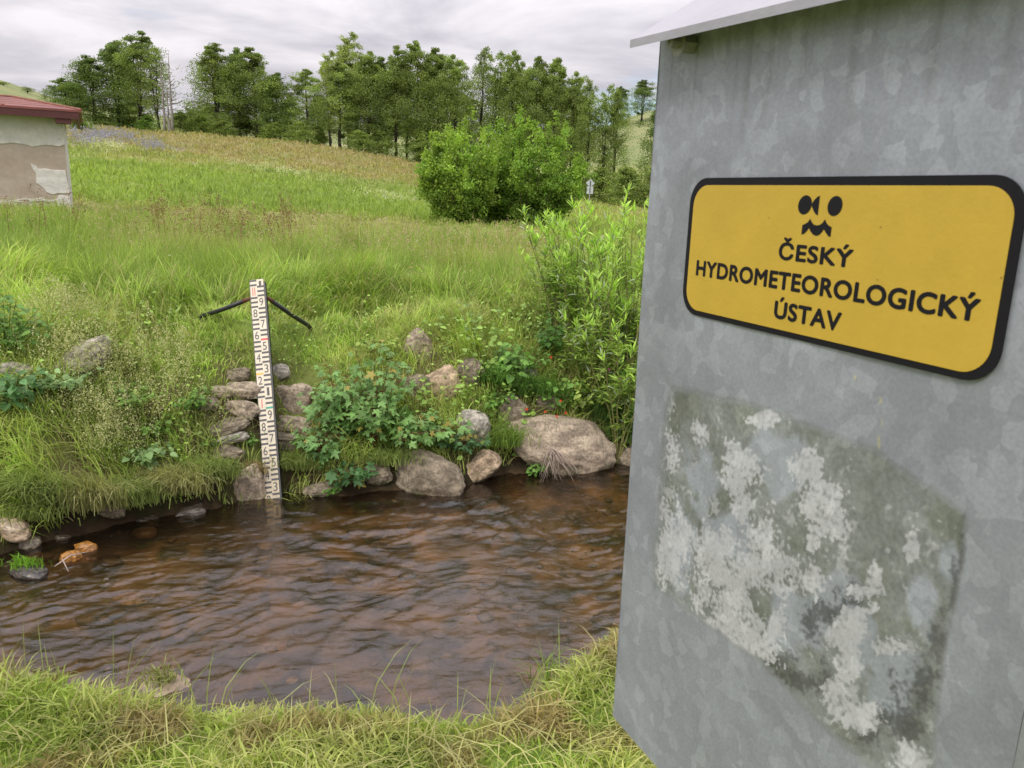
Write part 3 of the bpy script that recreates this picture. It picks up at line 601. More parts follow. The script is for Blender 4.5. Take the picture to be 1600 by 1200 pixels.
V = np.array([hp(a_, b_, c_ + dz) for dz in (0., -.05) for (a_, b_, c_) in ((ex0, ey0, ez), (ex1, ey0, ez), (ex1, ey1, ez), (ex0, ey1, ez), (ex0 + hipd, ym, rz), (ex1 - hipd, ym, rz))])
g.add(V, [(0, 1, 5, 4), (1, 2, 5), (2, 3, 4, 5), (3, 0, 4), (6, 7, 8, 9), (0, 6, 7, 1), (1, 7, 8, 2), (2, 8, 9, 3), (3, 9, 6, 0)])
roof = g.build('roof', M_roof, hut)
g = MB()
for (a, b) in (((ex1, ey0, ez), (ex1 - hipd, ym, rz)), ((ex0, ey0, ez), (ex0 + hipd, ym, rz)), ((ex0 + hipd, ym, rz), (ex1 - hipd, ym, rz)), ((ex1, ey1, ez), (ex1 - hipd, ym, rz))):
    g.tube([hp(a[0], a[1], a[2] + .01), hp(b[0], b[1], b[2] + .01)], .03, 8)
for xj in (hx1 - 1.15, hx1 - 2.9): g.tube([hp(xj, ey0, ez + .006), hp(xj - .6, ym, rz + .006)], .022, 6)
for q in (.2, .4, .6, .8): g.tube([hp(ex0 + hipd * q, ey0 + (ym - ey0) * q, ez + (rz - ez) * q), hp(ex1 - hipd * q, ey0 + (ym - ey0) * q, ez + (rz - ez) * q)], .010, 4)
g.build('ridge_caps', solid('cap_rust', (.22, .085, .05), .7, 0, .2, 10, .3, 6), roof)
g = MB(); Rm = np.array([[cos(HR), -sin(HR), 0], [sin(HR), cos(HR), 0], [0, 0, 1]])
g.box(hp((ex0 + ex1) / 2, ey0 + .04, ez - .13), ((ex1 - ex0) / 2 - .06, .03, .08), Rm); g.box(hp(ex1 - .10, (ey0 + ey1) / 2, ez - .13), (.03, (ey1 - ey0) / 2 - .075, .08), Rm); g.build('fascia', M_trim, roof)
g = MB(); g.box(hp(hx1 + .02, HY - .14, ez - .26), (.16, .24, .055), Rm); g.build('beam_end', M_trim, hut)

# ------------------------------------------------------------------ road sign far off
rp_ = atY(920, 330, 62.); rp_[2] = H(rp_[0], rp_[1]); rs = empty('road_sign', rp_, 'small pale diamond road sign on a pole beyond the round shrubs', 'sign')
M_alu = solid('sign_back', (.50, .53, .56), .5, .3, .05, 5, .1, 3); dz1 = atY(920, 286, 62)[2] - rp_[2]; dz2 = atY(920, 297, 62)[2] - rp_[2]
g = MB(); g.tube([(0, .04, -.3), (0, .04, dz1 + .25)], .035, 8); g.build('pole', solid('pole_grey', (.35, .36, .36), .5, .4), rs)
g = MB(); q_ = .33; V = [(q_ * cos(a), yy_, dz1 + q_ * sin(a)) for yy_ in (-.02, .0) for a in np.arange(4) * pi / 2]; g.add(V, [(0, 1, 2, 3), (4, 7, 6, 5)] + [(i, i + 4, (i + 1) % 4 + 4, (i + 1) % 4) for i in range(4)]); g.build('diamond_panel', M_alu, rs)
g = MB(); g.box((0, -.01, dz2), (.24, .012, .27)); g.build('lower_panel', M_alu, rs)
g = MB(); g.tube([(0, -.05, dz1 - .25), (0, -.05, dz1 + .15)], .035, 6); g.tube([(0, -.05, dz2 - .2), (0, -.05, dz2 + .2)], .03, 6); g.build('rail', M_black, rs)

# ------------------------------------------------------------------ stones
def rock_mesh(name, seed, size, flat=.0, angular=.35, base=(.36, .29, .235), moss=.5, wet=0.):
    import bmesh
    bm = bmesh.new(); bmesh.ops.create_icosphere(bm, subdivisions=5, radius=1.)
    r = random.Random(seed); planes = [(Vector((r.gauss(0, 1), r.gauss(0, 1), r.gauss(0, 1))).normalized(), r.uniform(.62, .9)) for _ in range(9)]
    off = Vector((seed * 3.1, seed * 1.7, seed * 2.3)); V = []; n_ = len(bm.verts)
    for v_ in bm.verts:
        p_ = v_.co.copy()
        if angular:
            for (pn, pd) in planes:
                e = p_.dot(pn) - pd
                if e > 0: p_ -= pn * e * min(1, angular * 2)
        if angular >= .4: p_ = Vector([math.copysign(abs(q_) ** .72, q_) for q_ in p_])
        n1_ = mnoise.fractal(p_ * 1.3 + off, 1, 2, 4) * .16; n2_ = mnoise.fractal(p_ * 6 + off, 1, 2, 4) * .035
        p_ = p_ * (1 + n1_ + n2_)
        pit = mnoise.noise(p_ * 7 + off * 2); p_ *= 1 - max(0, pit - .42) * .22
        v_.co = p_; V.append(p_)
    me = bpy.data.meshes.new(name); bm.to_mesh(me); bm.free()
    A = np.array([tuple(p_) for p_ in V]); A0 = A.copy(); A *= np.array(size)
    me.vertices.foreach_set('co', A.astype(np.float32).ravel())
    up = A0[:, 2]; nz_a = np.array([mnoise.fractal(p_ * 3 + off, 1, 2, 4) for p_ in V]); nb = np.array([mnoise.noise(p_ * 9 - off) for p_ in V])
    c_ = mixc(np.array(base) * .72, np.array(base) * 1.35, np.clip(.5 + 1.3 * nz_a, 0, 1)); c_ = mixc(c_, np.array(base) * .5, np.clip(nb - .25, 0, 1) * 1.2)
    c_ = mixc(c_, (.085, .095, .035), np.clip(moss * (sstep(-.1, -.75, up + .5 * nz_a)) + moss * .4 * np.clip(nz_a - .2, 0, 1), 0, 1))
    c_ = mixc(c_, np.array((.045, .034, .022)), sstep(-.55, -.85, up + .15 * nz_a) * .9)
    if wet: c_ = c_ * (1 - wet * .5)
    ca = me.color_attributes.new('tint', 'FLOAT_COLOR', 'POINT'); ca.data.foreach_set('color', np.concatenate([c_, np.ones((len(c_), 1))], 1).astype(np.float32).ravel())
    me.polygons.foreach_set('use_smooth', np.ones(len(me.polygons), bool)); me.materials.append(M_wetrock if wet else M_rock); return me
M_rock = tint_mat('granite', .9, .2, 38., .55, 1., .02); M_wetrock = tint_mat('wet_granite', .22, .6, 40., .3, .4, .01)
PINK = (.35, .285, .21); GREY = (.38, .35, .29); BRN = (.235, .195, .14); TAN = (.45, .34, .23); ORG = (.38, .17, .035); PALE = (.36, .33, .27)
# px, py, w_px, h_px, Y, depth ratio, rot(deg in image), colour, angular, moss, wet, label
ROCKS = [
 (876, 686, 158, 84, 7.45, .8, -4, PINK, .12, .8, 0, 'largest pinkish boulder at the far waterline, pitted, beside the cabinet'),
 (667, 741, 116, 66, 6.75, .8, -4, BRN, .10, .9, 0, 'rounded mossy boulder in the water below the maple sapling'),
 (749, 722, 58, 44, 6.95, .7, 20, TAN, .5, .4, 0, 'pale wedge shaped stone between the two waterline boulders'),
 (738, 662, 48, 60, 7.1, .8, -25, GREY, .15, .3, 0, 'smooth pale grey upright stone right of the maple leaves'),
 (694, 597, 56, 52, 7.25, .8, 8, TAN, .55, .2, 0, 'angular pinkish block halfway up the far bank'),
 (733, 580, 36, 44, 7.4, .7, -35, BRN, .2, .3, 0, 'brown leaning stone touching the angular pinkish block'),
 (655, 542, 46, 52, 7.45, .7, 30, PINK, .4, .4, 0, 'pinkish stone near the bank top behind the maple sapling'),
 (650, 606, 48, 44, 7.25, .7, 0, BRN, .4, .5, 0, 'dark stone half hidden behind the maple leaves'),
 (822, 582, 34, 26, 7.75, .8, -20, GREY, .4, .4, 0, 'small grey stone under the weeds above the big boulder'),
 (852, 624, 36, 30, 7.6, .8, 0, BRN, .15, .5, 0, 'round brown stone just above the orange flowers'),
 (799, 640, 56, 46, 7.35, .8, 0, BRN, .35, .6, 0, 'brown stone at the upper left corner of the big boulder'),
 (985, 712, 50, 36, 7.6, .9, 0, BRN, .2, .9, 0, 'dark mossy stone at the waterline against the cabinet edge'),
 (914, 730, 38, 12, 7.25, 1, 0, BRN, .1, .2, .6, 'low wet stone in the water under the big boulder'),
 (458, 622, 52, 50, 6.75, .6, 3, PINK, .6, .3, 0, 'square stone block right of the gauge, upper of two'),
 (459, 662, 54, 28, 6.62, .6, -3, PINK, .5, .4, 0, 'flat stone block right of the gauge, below the square one'),
 (452, 686, 50, 22, 6.55, .6, 0, BRN, .5, .5, 0, 'lowest thin stone in the step stack right of the gauge'),
 (436, 580, 34, 20, 6.95, .7, 8, GREY, .4, .2, 0, 'small light grey stone beside the upper part of the gauge'),
 (377, 607, 66, 26, 6.85, .7, -3, PINK, .4, .3, 0, 'flat pinkish stone left of the gauge, top of the steps'),
 (376, 636, 56, 26, 6.72, .7, -6, PINK, .4, .3, 0, 'rounded flat step stone left of the gauge at its red one mark'),
 (352, 664, 62, 22, 6.62, .7, 5, BRN, .4, .4, 0, 'brown ledge stone in the middle of the left steps'),
 (358, 683, 52, 20, 6.52, .7, 8, GREY, .2, .2, 0, 'pale tongue shaped stone low on the left steps'),
 (372, 585, 34, 18, 6.95, .7, 0, BRN, .4, .4, 0, 'small brown stone above the left steps beside the gauge'),
 (388, 758, 44, 74, 6.35, .5, -3, PINK, .5, .3, 0, 'upright slab left of the gauge foot at the waterline'),
 (352, 706, 66, 26, 6.48, .7, 0, BRN, .3, .7, 0, 'earthy stone between the left steps and the upright slab'),
 (124, 562, 104, 44, 6.3, .7, 38, PALE, .15, .1, 0, 'long pale stone tilted on the left bank'),
 (26, 577, 60, 22, 6.2, .9, 0, PALE, .2, .2, 0, 'flat pale stone on the left bank at the picture edge'),
 (18, 823, 62, 30, 5.1, .8, -8, TAN, .1, .1, .2, 'smooth tan stone at the left waterline'),
 (44, 846, 42, 22, 5.05, .8, 0, BRN, .2, .6, .4, 'small wet stone just below the smooth tan one'),
 (172, 792, 46, 30, 5.75, .8, 0, BRN, .2, .7, 0, 'brown stone under the overhanging grass on the left'),
 (110, 872, 32, 24, 4.85, .8, 20, ORG, .1, .0, .5, 'orange wet stone breaking the surface, nearer the camera of two'),
 (134, 856, 30, 14, 4.98, .8, 0, ORG, .1, .0, .5, 'orange wet stone just behind the other orange one'),
 (45, 896, 60, 30, 4.6, .8, -10, (.10, .085, .07), .2, .5, .8, 'dark wet stone in the stream carrying a green tuft'),
 (255, 1074, 84, 34, 3.55, .8, 4, (.27, .20, .13), .1, .5, .3, 'brown stone with strewn grass near the near bank'),
 (920, 1036, 40, 18, 3.05, .8, 10, (.38, .30, .20), .2, .3, 0, 'pale stone in the near bank grass beside the cabinet'),
 (35, 1062, 60, 26, 3.2, .8, 0, (.30, .23, .16), .2, .4, .2, 'brown stone at the near waterline behind the left grass'),
 (210, 935, 60, 12, 4.35, 1, 0, (.40, .27, .17), .1, 0, .5, 'flat brown stone just under the water surface'),
 (300, 800, 44, 20, 6., .8, 4, (.11, .09, .07), .5, .8, .6, 'dark wet stone at the waterline under the pale drooping tussock'),
 (232, 814, 32, 14, 6., .8, -6, (.10, .08, .06), .5, .7, .6, 'small dark wet stone under the overhanging grass, right of the largest tussock'),
 (96, 842, 26, 14, 6., .8, 0, (.12, .09, .06), .5, .7, .6, 'small wet stone between the tan stone and the orange ones'),
 (322, 630, 40, 22, 6., .8, 6, BRN, .4, .6, 0, 'earthy stone at the outer left of the upper steps'),
 (345, 612, 36, 18, 6., .8, -10, PINK, .4, .5, 0, 'small ledge stone left of the flat pinkish top step'),
 (590, 738, 40, 30, 6.5, .8, 0, BRN, .2, .8, 0, 'dark stone under the grass left of the mossy boulder'),
 (505, 762, 46, 22, 6.3, .8, 0, BRN, .3, .8, 0, 'mossy stone at the waterline right of the gauge foot'),
]
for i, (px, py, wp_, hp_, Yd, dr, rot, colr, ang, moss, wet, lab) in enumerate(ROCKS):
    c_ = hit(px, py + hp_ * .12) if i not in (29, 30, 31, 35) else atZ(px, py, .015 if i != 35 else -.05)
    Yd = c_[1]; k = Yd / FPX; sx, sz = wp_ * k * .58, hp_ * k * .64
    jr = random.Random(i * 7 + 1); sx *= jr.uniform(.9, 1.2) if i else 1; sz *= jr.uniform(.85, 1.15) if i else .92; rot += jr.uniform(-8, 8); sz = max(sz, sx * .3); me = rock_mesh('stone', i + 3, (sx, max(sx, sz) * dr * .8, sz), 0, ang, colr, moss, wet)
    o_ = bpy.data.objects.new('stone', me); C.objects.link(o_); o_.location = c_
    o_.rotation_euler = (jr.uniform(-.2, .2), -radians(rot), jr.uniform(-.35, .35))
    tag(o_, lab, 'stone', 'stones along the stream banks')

# ------------------------------------------------------------------ foliage templates
RHO = (np.array([(0, 0, 0), (.5, .42, .05), (1, 0, 0), (.5, -.42, .05)]), [(0, 1, 2), (0, 2, 3)])
def leaf_ovate(serr=False):
    ts = np.linspace(0, 1, 7); wv_ = np.sin(pi * ts ** .75) * .33
    V = [(t_, 0, -.10 * t_ * t_) for t_ in ts] + [(t_ , w_, .06 * w_ / .33 - .10 * t_ * t_) for t_, w_ in zip(ts[1:-1], wv_[1:-1])] + [(t_, -w_, .06 - .10 * t_ * t_) for t_, w_ in zip(ts[1:-1], wv_[1:-1])]
    F = [(0, 1, 7), (0, 12, 1)]
    for k in range(1, 5): F += [(k, k + 1, 7 + k, 6 + k), (k, 11 + k, 12 + k, k + 1)]
    F += [(5, 6, 11), (5, 16, 6)]
    return np.array(V, float), F
OV = leaf_ovate()
def leaf_maple():
    pol = [(-12, .10), (-30, .48), (-58, .30), (-88, .52), (-72, .62)]
    R_ = [(180, .06), (150, .34), (128, .52), (108, .40), (92, .36), (72, .72), (58, .92), (44, .60), (30, .50), (16, .82), (0, 1.15)]
    full = R_ + [(-a, r_) for a, r_ in R_[-2:0:-1]]
    V = [(0, 0, 0.02)] + [(.38 + r_ * cos(radians(a)) * .62, r_ * sin(radians(a)) * .62, -.10 * r_ * r_) for a, r_ in full]
    n_ = len(full); return np.array([(.32, 0, .03)] + [tuple(v_) for v_ in V[1:]]), [(0, 1 + (i + 1) % n_, 1 + i) for i in range(n_)]
MAP = leaf_maple()
WIL = (np.array([(0, 0, 0), (.3, .085, 0), (.65, .075, -.05), (1, 0, -.16), (.65, -.075, -.05), (.3, -.085, 0)]), [(0, 5, 1), (1, 5, 4, 2), (2, 4, 3)])
def frames(D, Nn=None, size=None, r=rng):
    """matrices with x axis along D, z near Nn"""
    D = D / (np.linalg.norm(D, axis=1)[:, None] + 1e-9)
    if Nn is None: Nn = r.normal(size=D.shape)
    B_ = np.cross(Nn, D); B_ /= np.linalg.norm(B_, axis=1)[:, None] + 1e-9; Z = np.cross(D, B_)
    M = np.stack([D, B_, Z], -1)
    return M * size[:, None, None]

# ------------------------------------------------------------------ trees
def make_tree(seed, h=1., kind='alder', nleaf=5200, stems=1, lw=.020):
    """unit-height tree: returns trunk mesh, crown mesh; width about .5"""
    r = np.random.default_rng(seed); tr = MB(); cr = MB(); ends = []
    for s_ in range(stems):
        a0 = r.uniform(0, 6.28); lean_ = r.uniform(.02, .09) if stems > 1 else .02
        P = [np.array([.02 * cos(a0) * (stems > 1), .02 * sin(a0) * (stems > 1), -.03])]
        top = r.uniform(.82, .97) if s_ else .97
        for k in range(1, 9): P.append(np.array([cos(a0) * lean_ * (k / 8) ** 1.3 + r.normal() * .007, sin(a0) * lean_ * (k / 8) ** 1.3 + r.normal() * .007, top * k / 8]))
        P = np.array(P); tr.tube(P, np.linspace(.013 if stems > 1 else .018, .002, 9), 6, (1, 1, 1))
        nb_ = int(34 / stems ** .5)
        low_ = {'alder': .17, 'birch': .20, 'cone': .12, 'sparse': .28, 'bush': .04}[kind]
        for b in range(nb_):
            t_ = low_ + (1 - low_) * ((b + .5) / nb_) ** .9 * .97; z_ = t_ * top
            pos = np.array([np.interp(z_, P[:, 2], P[:, 0]), np.interp(z_, P[:, 2], P[:, 1]), z_])
            q = (t_ - low_) / (1 - low_)
            prof = {'alder': .27 * (1 - q) ** .55 * min(1, .45 + 1.6 * q) + .03, 'birch': .20 * (1 - q) ** .7 * min(1, .5 + 2 * q) + .02, 'cone': .30 * (1 - q) ** .8 + .03, 'sparse': .22 * (1 - q) ** .6 * min(1, .35 + q) + .03, 'bush': .45 * (1 - q) ** .45}[kind]
            ln = prof * r.uniform(.65, 1.25); a = b * 2.4 + r.uniform(-.5, .5); rise = r.uniform(.15, .55) + (.35 if kind == 'birch' else 0)
            d = np.array([cos(a), sin(a), rise]); e1 = pos + d * ln * .5 + (0, 0, r.normal() * .008); e2 = pos + d * ln + (0, 0, -.10 * ln + r.normal() * .01)
            tr.tube([pos, e1, e2], [.0045 * (1 - .6 * t_), .003 * (1 - .6 * t_), .0008], 4, cap=False)
            ends.append((pos, e1, e2, ln, q))
        for q_ in range(7):
            z_ = top * (1 - .045 * q_); pos = np.array([np.interp(z_, P[:, 2], P[:, 0]), np.interp(z_, P[:, 2], P[:, 1]), z_]); a = r.uniform(0, 6.28); w_ = .03 + .022 * q_
            ends.append((pos, pos, pos + np.array([cos(a) * w_, sin(a) * w_, .01]), .06 + .012 * q_, 1.))
    per = nleaf // len(ends); LP = []; LC = []; LD = []
    for (p0, e1, e2, ln, q) in ends:
        nsub = 4
        for s_ in range(nsub):
            tt = r.uniform(.35, 1.05); base = p0 + (e2 - p0) * tt
            cc = base + r.normal(size=3) * np.array([.34, .34, .20]) * ln * .6; rad = max(.028, ln * r.uniform(.26, .50))
            n_ = int(per / nsub * r.uniform(.6, 1.4))
            pp_ = r.normal(size=(n_, 3)); pp_ /= np.linalg.norm(pp_, axis=1)[:, None] + 1e-9; pp_ *= (r.uniform(0, 1, n_) ** .45)[:, None]
            pp_ = pp_ * np.array([rad, rad, rad * .62]) + cc; LP.append(pp_)
            tone = r.uniform(.7, 1.3); LC.append(np.tile([tone, tone, tone * r.uniform(.8, 1.1)], (n_, 1)) * r.uniform(.75, 1.25, (n_, 1)))
    LP = np.concatenate(LP); LC = np.concatenate(LC); n_ = len(LP)
    D = r.normal(size=(n_, 3)); D[:, 2] -= .3
    sz = r.uniform(.6, 1.3, n_) * lw
    cr.stamp(RHO[0], RHO[1], LP, frames(D, None, sz, r), LC)
    return tr, cr
def scaled_col(mb, c):
    mb.Col = [a * np.array(c) for a in mb.Col]; return mb
def tree_proto(seed, kind, leafc, barkc, n, stems, lw, mat_=None):
    a, b = make_tree(seed, 1, kind, n, stems, lw); return scaled_col(a, barkc).mesh('trunk', M_bark, True), scaled_col(b, leafc).mesh('crown', mat_ or M_leaf)
DK = (.17, .235, .075); MID = (.24, .31, .095); LT = (.33, .39, .135); BARK = (.045, .038, .030)
PROTO = {}
for i in range(4): PROTO['alder%d' % i] = tree_proto(20 + i, 'alder', MID, BARK, 19000, 1 + i % 3, .0122)
for i in range(2): PROTO['dark%d' % i] = tree_proto(30 + i, 'alder', DK, BARK, 20000, 2 + i, .0124)
PROTO['birch'] = tree_proto(41, 'birch', LT, (.22, .21, .19), 12000, 2, .0115)
PROTO['cone'] = tree_proto(42, 'cone', MID, BARK, 16000, 1, .012)
for i in range(2): PROTO['sparse%d' % i] = tree_proto(43 + i, 'sparse', MID, BARK, 7500, 2, .012)
PROTO['bush'] = tree_proto(45, 'bush', MID, BARK, 8000, 3, .034)
PROTO['bushl'] = tree_proto(46, 'bush', (.13, .22, .04), BARK, 3600, 3, .05)
def place_tree(name, key, px, top, Yd, wpx, label, group, cat='tree', zoff=0., rz=None):
    bm_ = {'bush': .9, 'bushl': .9, 'birch': .42, 'sparse0': .46, 'sparse1': .46, 'cone': .5}.get(key, .49)
    P = atY(px, 230, Yd); P = np.array([P[0], Yd, H(P[0], Yd) + zoff]); hh = atY(px, top, Yd)[2] - P[2]
    ww = wpx * Yd / FPX / bm_
    e = empty(name, P, label, cat, group); a, b = PROTO[key]
    for nm, me in (('trunk', a), ('crown', b)):
        o_ = bpy.data.objects.new(nm, me); C.objects.link(o_); o_.parent = e
    e.scale = (ww, ww, hh); e.rotation_euler = (0, 0, rz if rz is not None else rng.uniform(0, 6.28)); return e
G1 = 'tall alders along the crest'
TREES = [
 ('alder_tree', 'dark0', 108, 122, 92, 66, 'smallest leftmost alder behind the hut roof'), ('alder_tree', 'dark1', 152, 88, 93, 84, 'dark broad alder second from the left on the crest'),
 ('alder_tree', 'dark0', 186, 62, 95, 84, 'tall dark alder left of centre in the leftmost clump'), ('alder_tree', 'alder1', 222, 48, 94, 80, 'tallest alder of the leftmost clump'),
 ('alder_tree', 'sparse0', 250, 74, 92, 60, 'thin sparse alder right beside the bare dead trunks'),
 ('alder_tree', 'alder2', 342, 66, 92, 92, 'left alder of the clump right of the dead trunks'), ('alder_tree', 'dark1', 376, 76, 95, 70, 'dark middle alder of the clump right of the dead trunks'),
 ('alder_tree', 'alder3', 402, 74, 93, 84, 'rounded right alder of the clump before the conical tree'), ('alder_tree', 'dark0', 430, 112, 94, 66, 'lower dark alder at the right edge of the second clump'),
 ('conical_tree', 'cone', 480, 108, 93, 70, 'lone conical tree standing between two clumps'),
 ('birch_tree', 'birch', 516, 76, 98, 60, 'pale slender birch left of the tallest birch'), ('birch_tree', 'birch', 545, 46, 97, 74, 'tallest pale birch of the long row'),
 ('alder_tree', 'alder0', 532, 98, 93, 76, 'mid green alder in front of the two birches'),
 ('alder_tree', 'alder1', 576, 78, 94, 74, 'alder immediately right of the birches'), ('alder_tree', 'dark1', 596, 88, 96, 70, 'dark alder between two taller ones in the long row'),
 ('alder_tree', 'alder2', 618, 70, 95, 72, 'straight alder above the left part of the long row'), ('alder_tree', 'alder0', 652, 64, 95, 78, 'highest alder in the middle of the long row'),
 ('alder_tree', 'alder3', 684, 74, 95, 74, 'alder above the left shrub top'), ('alder_tree', 'alder1', 712, 84, 94, 66, 'alder just left of the sky gap over the shrubs'),
 ('alder_tree', 'sparse1', 750, 70, 96, 62, 'see-through alder right of the sky gap'), ('alder_tree', 'sparse0', 778, 80, 97, 60, 'second see-through alder right of the sky gap'),
 ('alder_tree', 'alder2', 802, 78, 96, 70, 'alder over the dip between the two shrubs'), ('alder_tree', 'alder0', 834, 88, 95, 70, 'alder above the right shrub top'),
 ('alder_tree', 'alder3', 864, 90, 95, 72, 'alder above the right edge of the right shrub'), ('alder_tree', 'alder1', 892, 112, 94, 58, 'lower alder over the road sign'),
 ('alder_tree', 'sparse1', 920, 122, 92, 56, 'thin trunked alder just right of the road sign'), ('alder_tree', 'sparse0', 944, 130, 92, 54, 'narrow alder with bare lower trunk near the pale field'),
 ('alder_tree', 'alder2', 962, 136, 93, 48, 'last alder of the row before the pale field'), ('alder_tree', 'dark0', 1030, 150, 84, 70, 'dark tree half hidden behind the cabinet edge'),
 ('alder_tree', 'alder1', 1075, 110, 92, 70, None), ('alder_tree', 'dark1', 1125, 100, 92, 80, None),
 ('far_tree', 'dark1', 1000, 124, 220, 44, 'bluish tree alone on the far hilltop at right'), ('far_tree', 'dark0', 966, 134, 225, 30, 'smaller far hilltop tree left of the lone bluish one'),
]
for k, (nm, key, px, top, Yd, wpx, lab) in enumerate(TREES):
    if lab is None: continue
    place_tree(nm, key, px, top, Yd, wpx, lab, G1 if nm == 'alder_tree' else None)
# second rank, seen as darker depth between the front trees
back = [(130, 128, 'leftmost back tree filling behind the first two alders'), (205, 92, 'back tree between the two tallest left alders'), (300, 168, 'low back tree in the gap by the dead trunks'), (325, 160, 'low back tree left of the second clump'), (360, 100, 'back tree inside the second clump'), (418, 120, 'back tree right inside the second clump'),
        (455, 150, 'low back tree left of the conical tree'), (500, 148, 'low back tree right of the conical tree'), (560, 100, 'back tree behind the birches'), (605, 104, 'back tree left in the long row'), (636, 96, 'back tree mid left in the long row'), (668, 94, 'back tree mid in the long row'), (700, 112, 'back tree above the left shrub'), (735, 150, 'low back tree in the sky gap'),
        (790, 112, 'back tree above the shrub dip'), (820, 110, 'back tree above the right shrub'), (850, 116, 'back tree right above the right shrub'), (880, 132, 'back tree left of the road sign'), (908, 150, 'back tree over the road sign')]
for i, (px, top, lab) in enumerate(back): place_tree('background_tree', ('dark0', 'alder1', 'dark1', 'alder2')[i % 4], px, top, 104 + (i * 7) % 9, 62, lab, 'trees behind the front row')
under = [(120, 172, 'bush'), (165, 176, 'bush'), (205, 178, 'bush'), (284, 172, 'bush'), (312, 178, 'bush'), (350, 184, 'bush'), (385, 186, 'bush'), (450, 182, 'bush'), (430, 194, 'bush'), (500, 198, 'bush'), (560, 208, 'bush'), (520, 204, 'bush'), (470, 196, 'bush'), (590, 212, 'bush'), (625, 222, 'bush'), (655, 226, 'bush')]
for i, (px, top, key) in enumerate(under):
  if i not in (11, 14): place_tree('undergrowth_bush', key, px + (i * 13) % 9 - 4, top + 6 - (i * 37) % 18, 88 + (i * 29) % 12, 40 + (i * 17) % 38, 'dark low bush under the crest trees, number %d of the row from the left' % (i + 1) if False else ['bush at the foot of the leftmost alder', 'bush under the broad dark alder', 'bush under the tallest left alder', 'bush just right of the dead trunks', 'bush in the middle of the first gap', 'bush under the left alder of the second clump', 'bush under the middle of the second clump', 'bush left of the conical tree', 'bush at the right foot of the second clump', 'bush right of the conical tree', 'bush below the tallest birch', 'bush below the slender birch', 'bush at the conical tree foot', 'bush under the alder right of the birches', 'bush in mid row with trunks above', 'bush beside the left shrub on the crest'][i], 'low bushes under the trees', 'bush')
place_tree('round_bush', 'bushl', 232, 180, 84, 38, 'small bright green bush in front of the leftmost alders', None, 'bush')
place_tree('round_bush', 'bushl', 128, 190, 78, 44, 'low bright bush on the crest right of the hut roof', None, 'bush')
for (px, top, Yd, wpx, lab) in [(15, 128, 330, 30, 'distant tree on the hill above the hut, leftmost'), (52, 136, 330, 30, 'distant tree on the hill above the hut ridge'), (78, 142, 320, 24, 'distant tree above the hut roof end')]:
    place_tree('distant_tree', 'sparse0', px, top, Yd, wpx, lab, 'distant hill trees')
for (px, top, Yd, wpx, lab) in [(940, 262, 84, 70, 'dark low bush left of the pale field under thin alders'), (985, 262, 80, 80, 'dark low bush beside the cabinet below the pale field'), (1030, 256, 80, 80, 'dark low bush behind the cabinet edge'), (905, 258, 84, 50, 'dark low bush behind the road sign')]:
    place_tree('undergrowth_bush', 'bush', px, top, Yd, wpx, lab, 'low bushes under the trees', 'bush')
# far side slope trees on the right hill
# dead trees
def dead_tree(px, top, Yd, seed, lab):
    P = atY(px, 208, Yd); P[2] = H(P[0], Yd); hh = atY(px, top, Yd)[2] - P[2]; e = empty('dead_tree', P, lab, 'dead tree', 'bare dead trees')
    r = np.random.default_rng(seed); g = MB(); pts = [(r.normal() * .08 * k / 8, r.normal() * .08 * k / 8, hh * k / 8) for k in range(9)]; g.tube(pts, np.linspace(.15, .03, 9), 6, (.26, .235, .21)); g.build('trunk', M_bark, e, True)
    g = MB()
    for b in range(16):
        z_ = hh * r.uniform(.3, .97); a = r.uniform(0, 6.28); ln = r.uniform(.5, 2.0) * (1 - .5 * z_ / hh); g.tube([(0, 0, z_), (cos(a) * ln * .5, sin(a) * ln * .5, z_ + ln * .1), (cos(a) * ln, sin(a) * ln, z_ + ln * .35)], [.04, .03, .012], 4, (.24, .215, .19), cap=False)
    g.build('branches', M_bark, e, True)
dead_tree(258, 92, 89, 1, 'bare dead trunk left of the pair, partly behind leaves'); dead_tree(270, 84, 88, 2, 'tallest bare dead trunk against the sky'); dead_tree(265, 140, 87, 3, 'shorter broken dead trunk in front of the tallest')
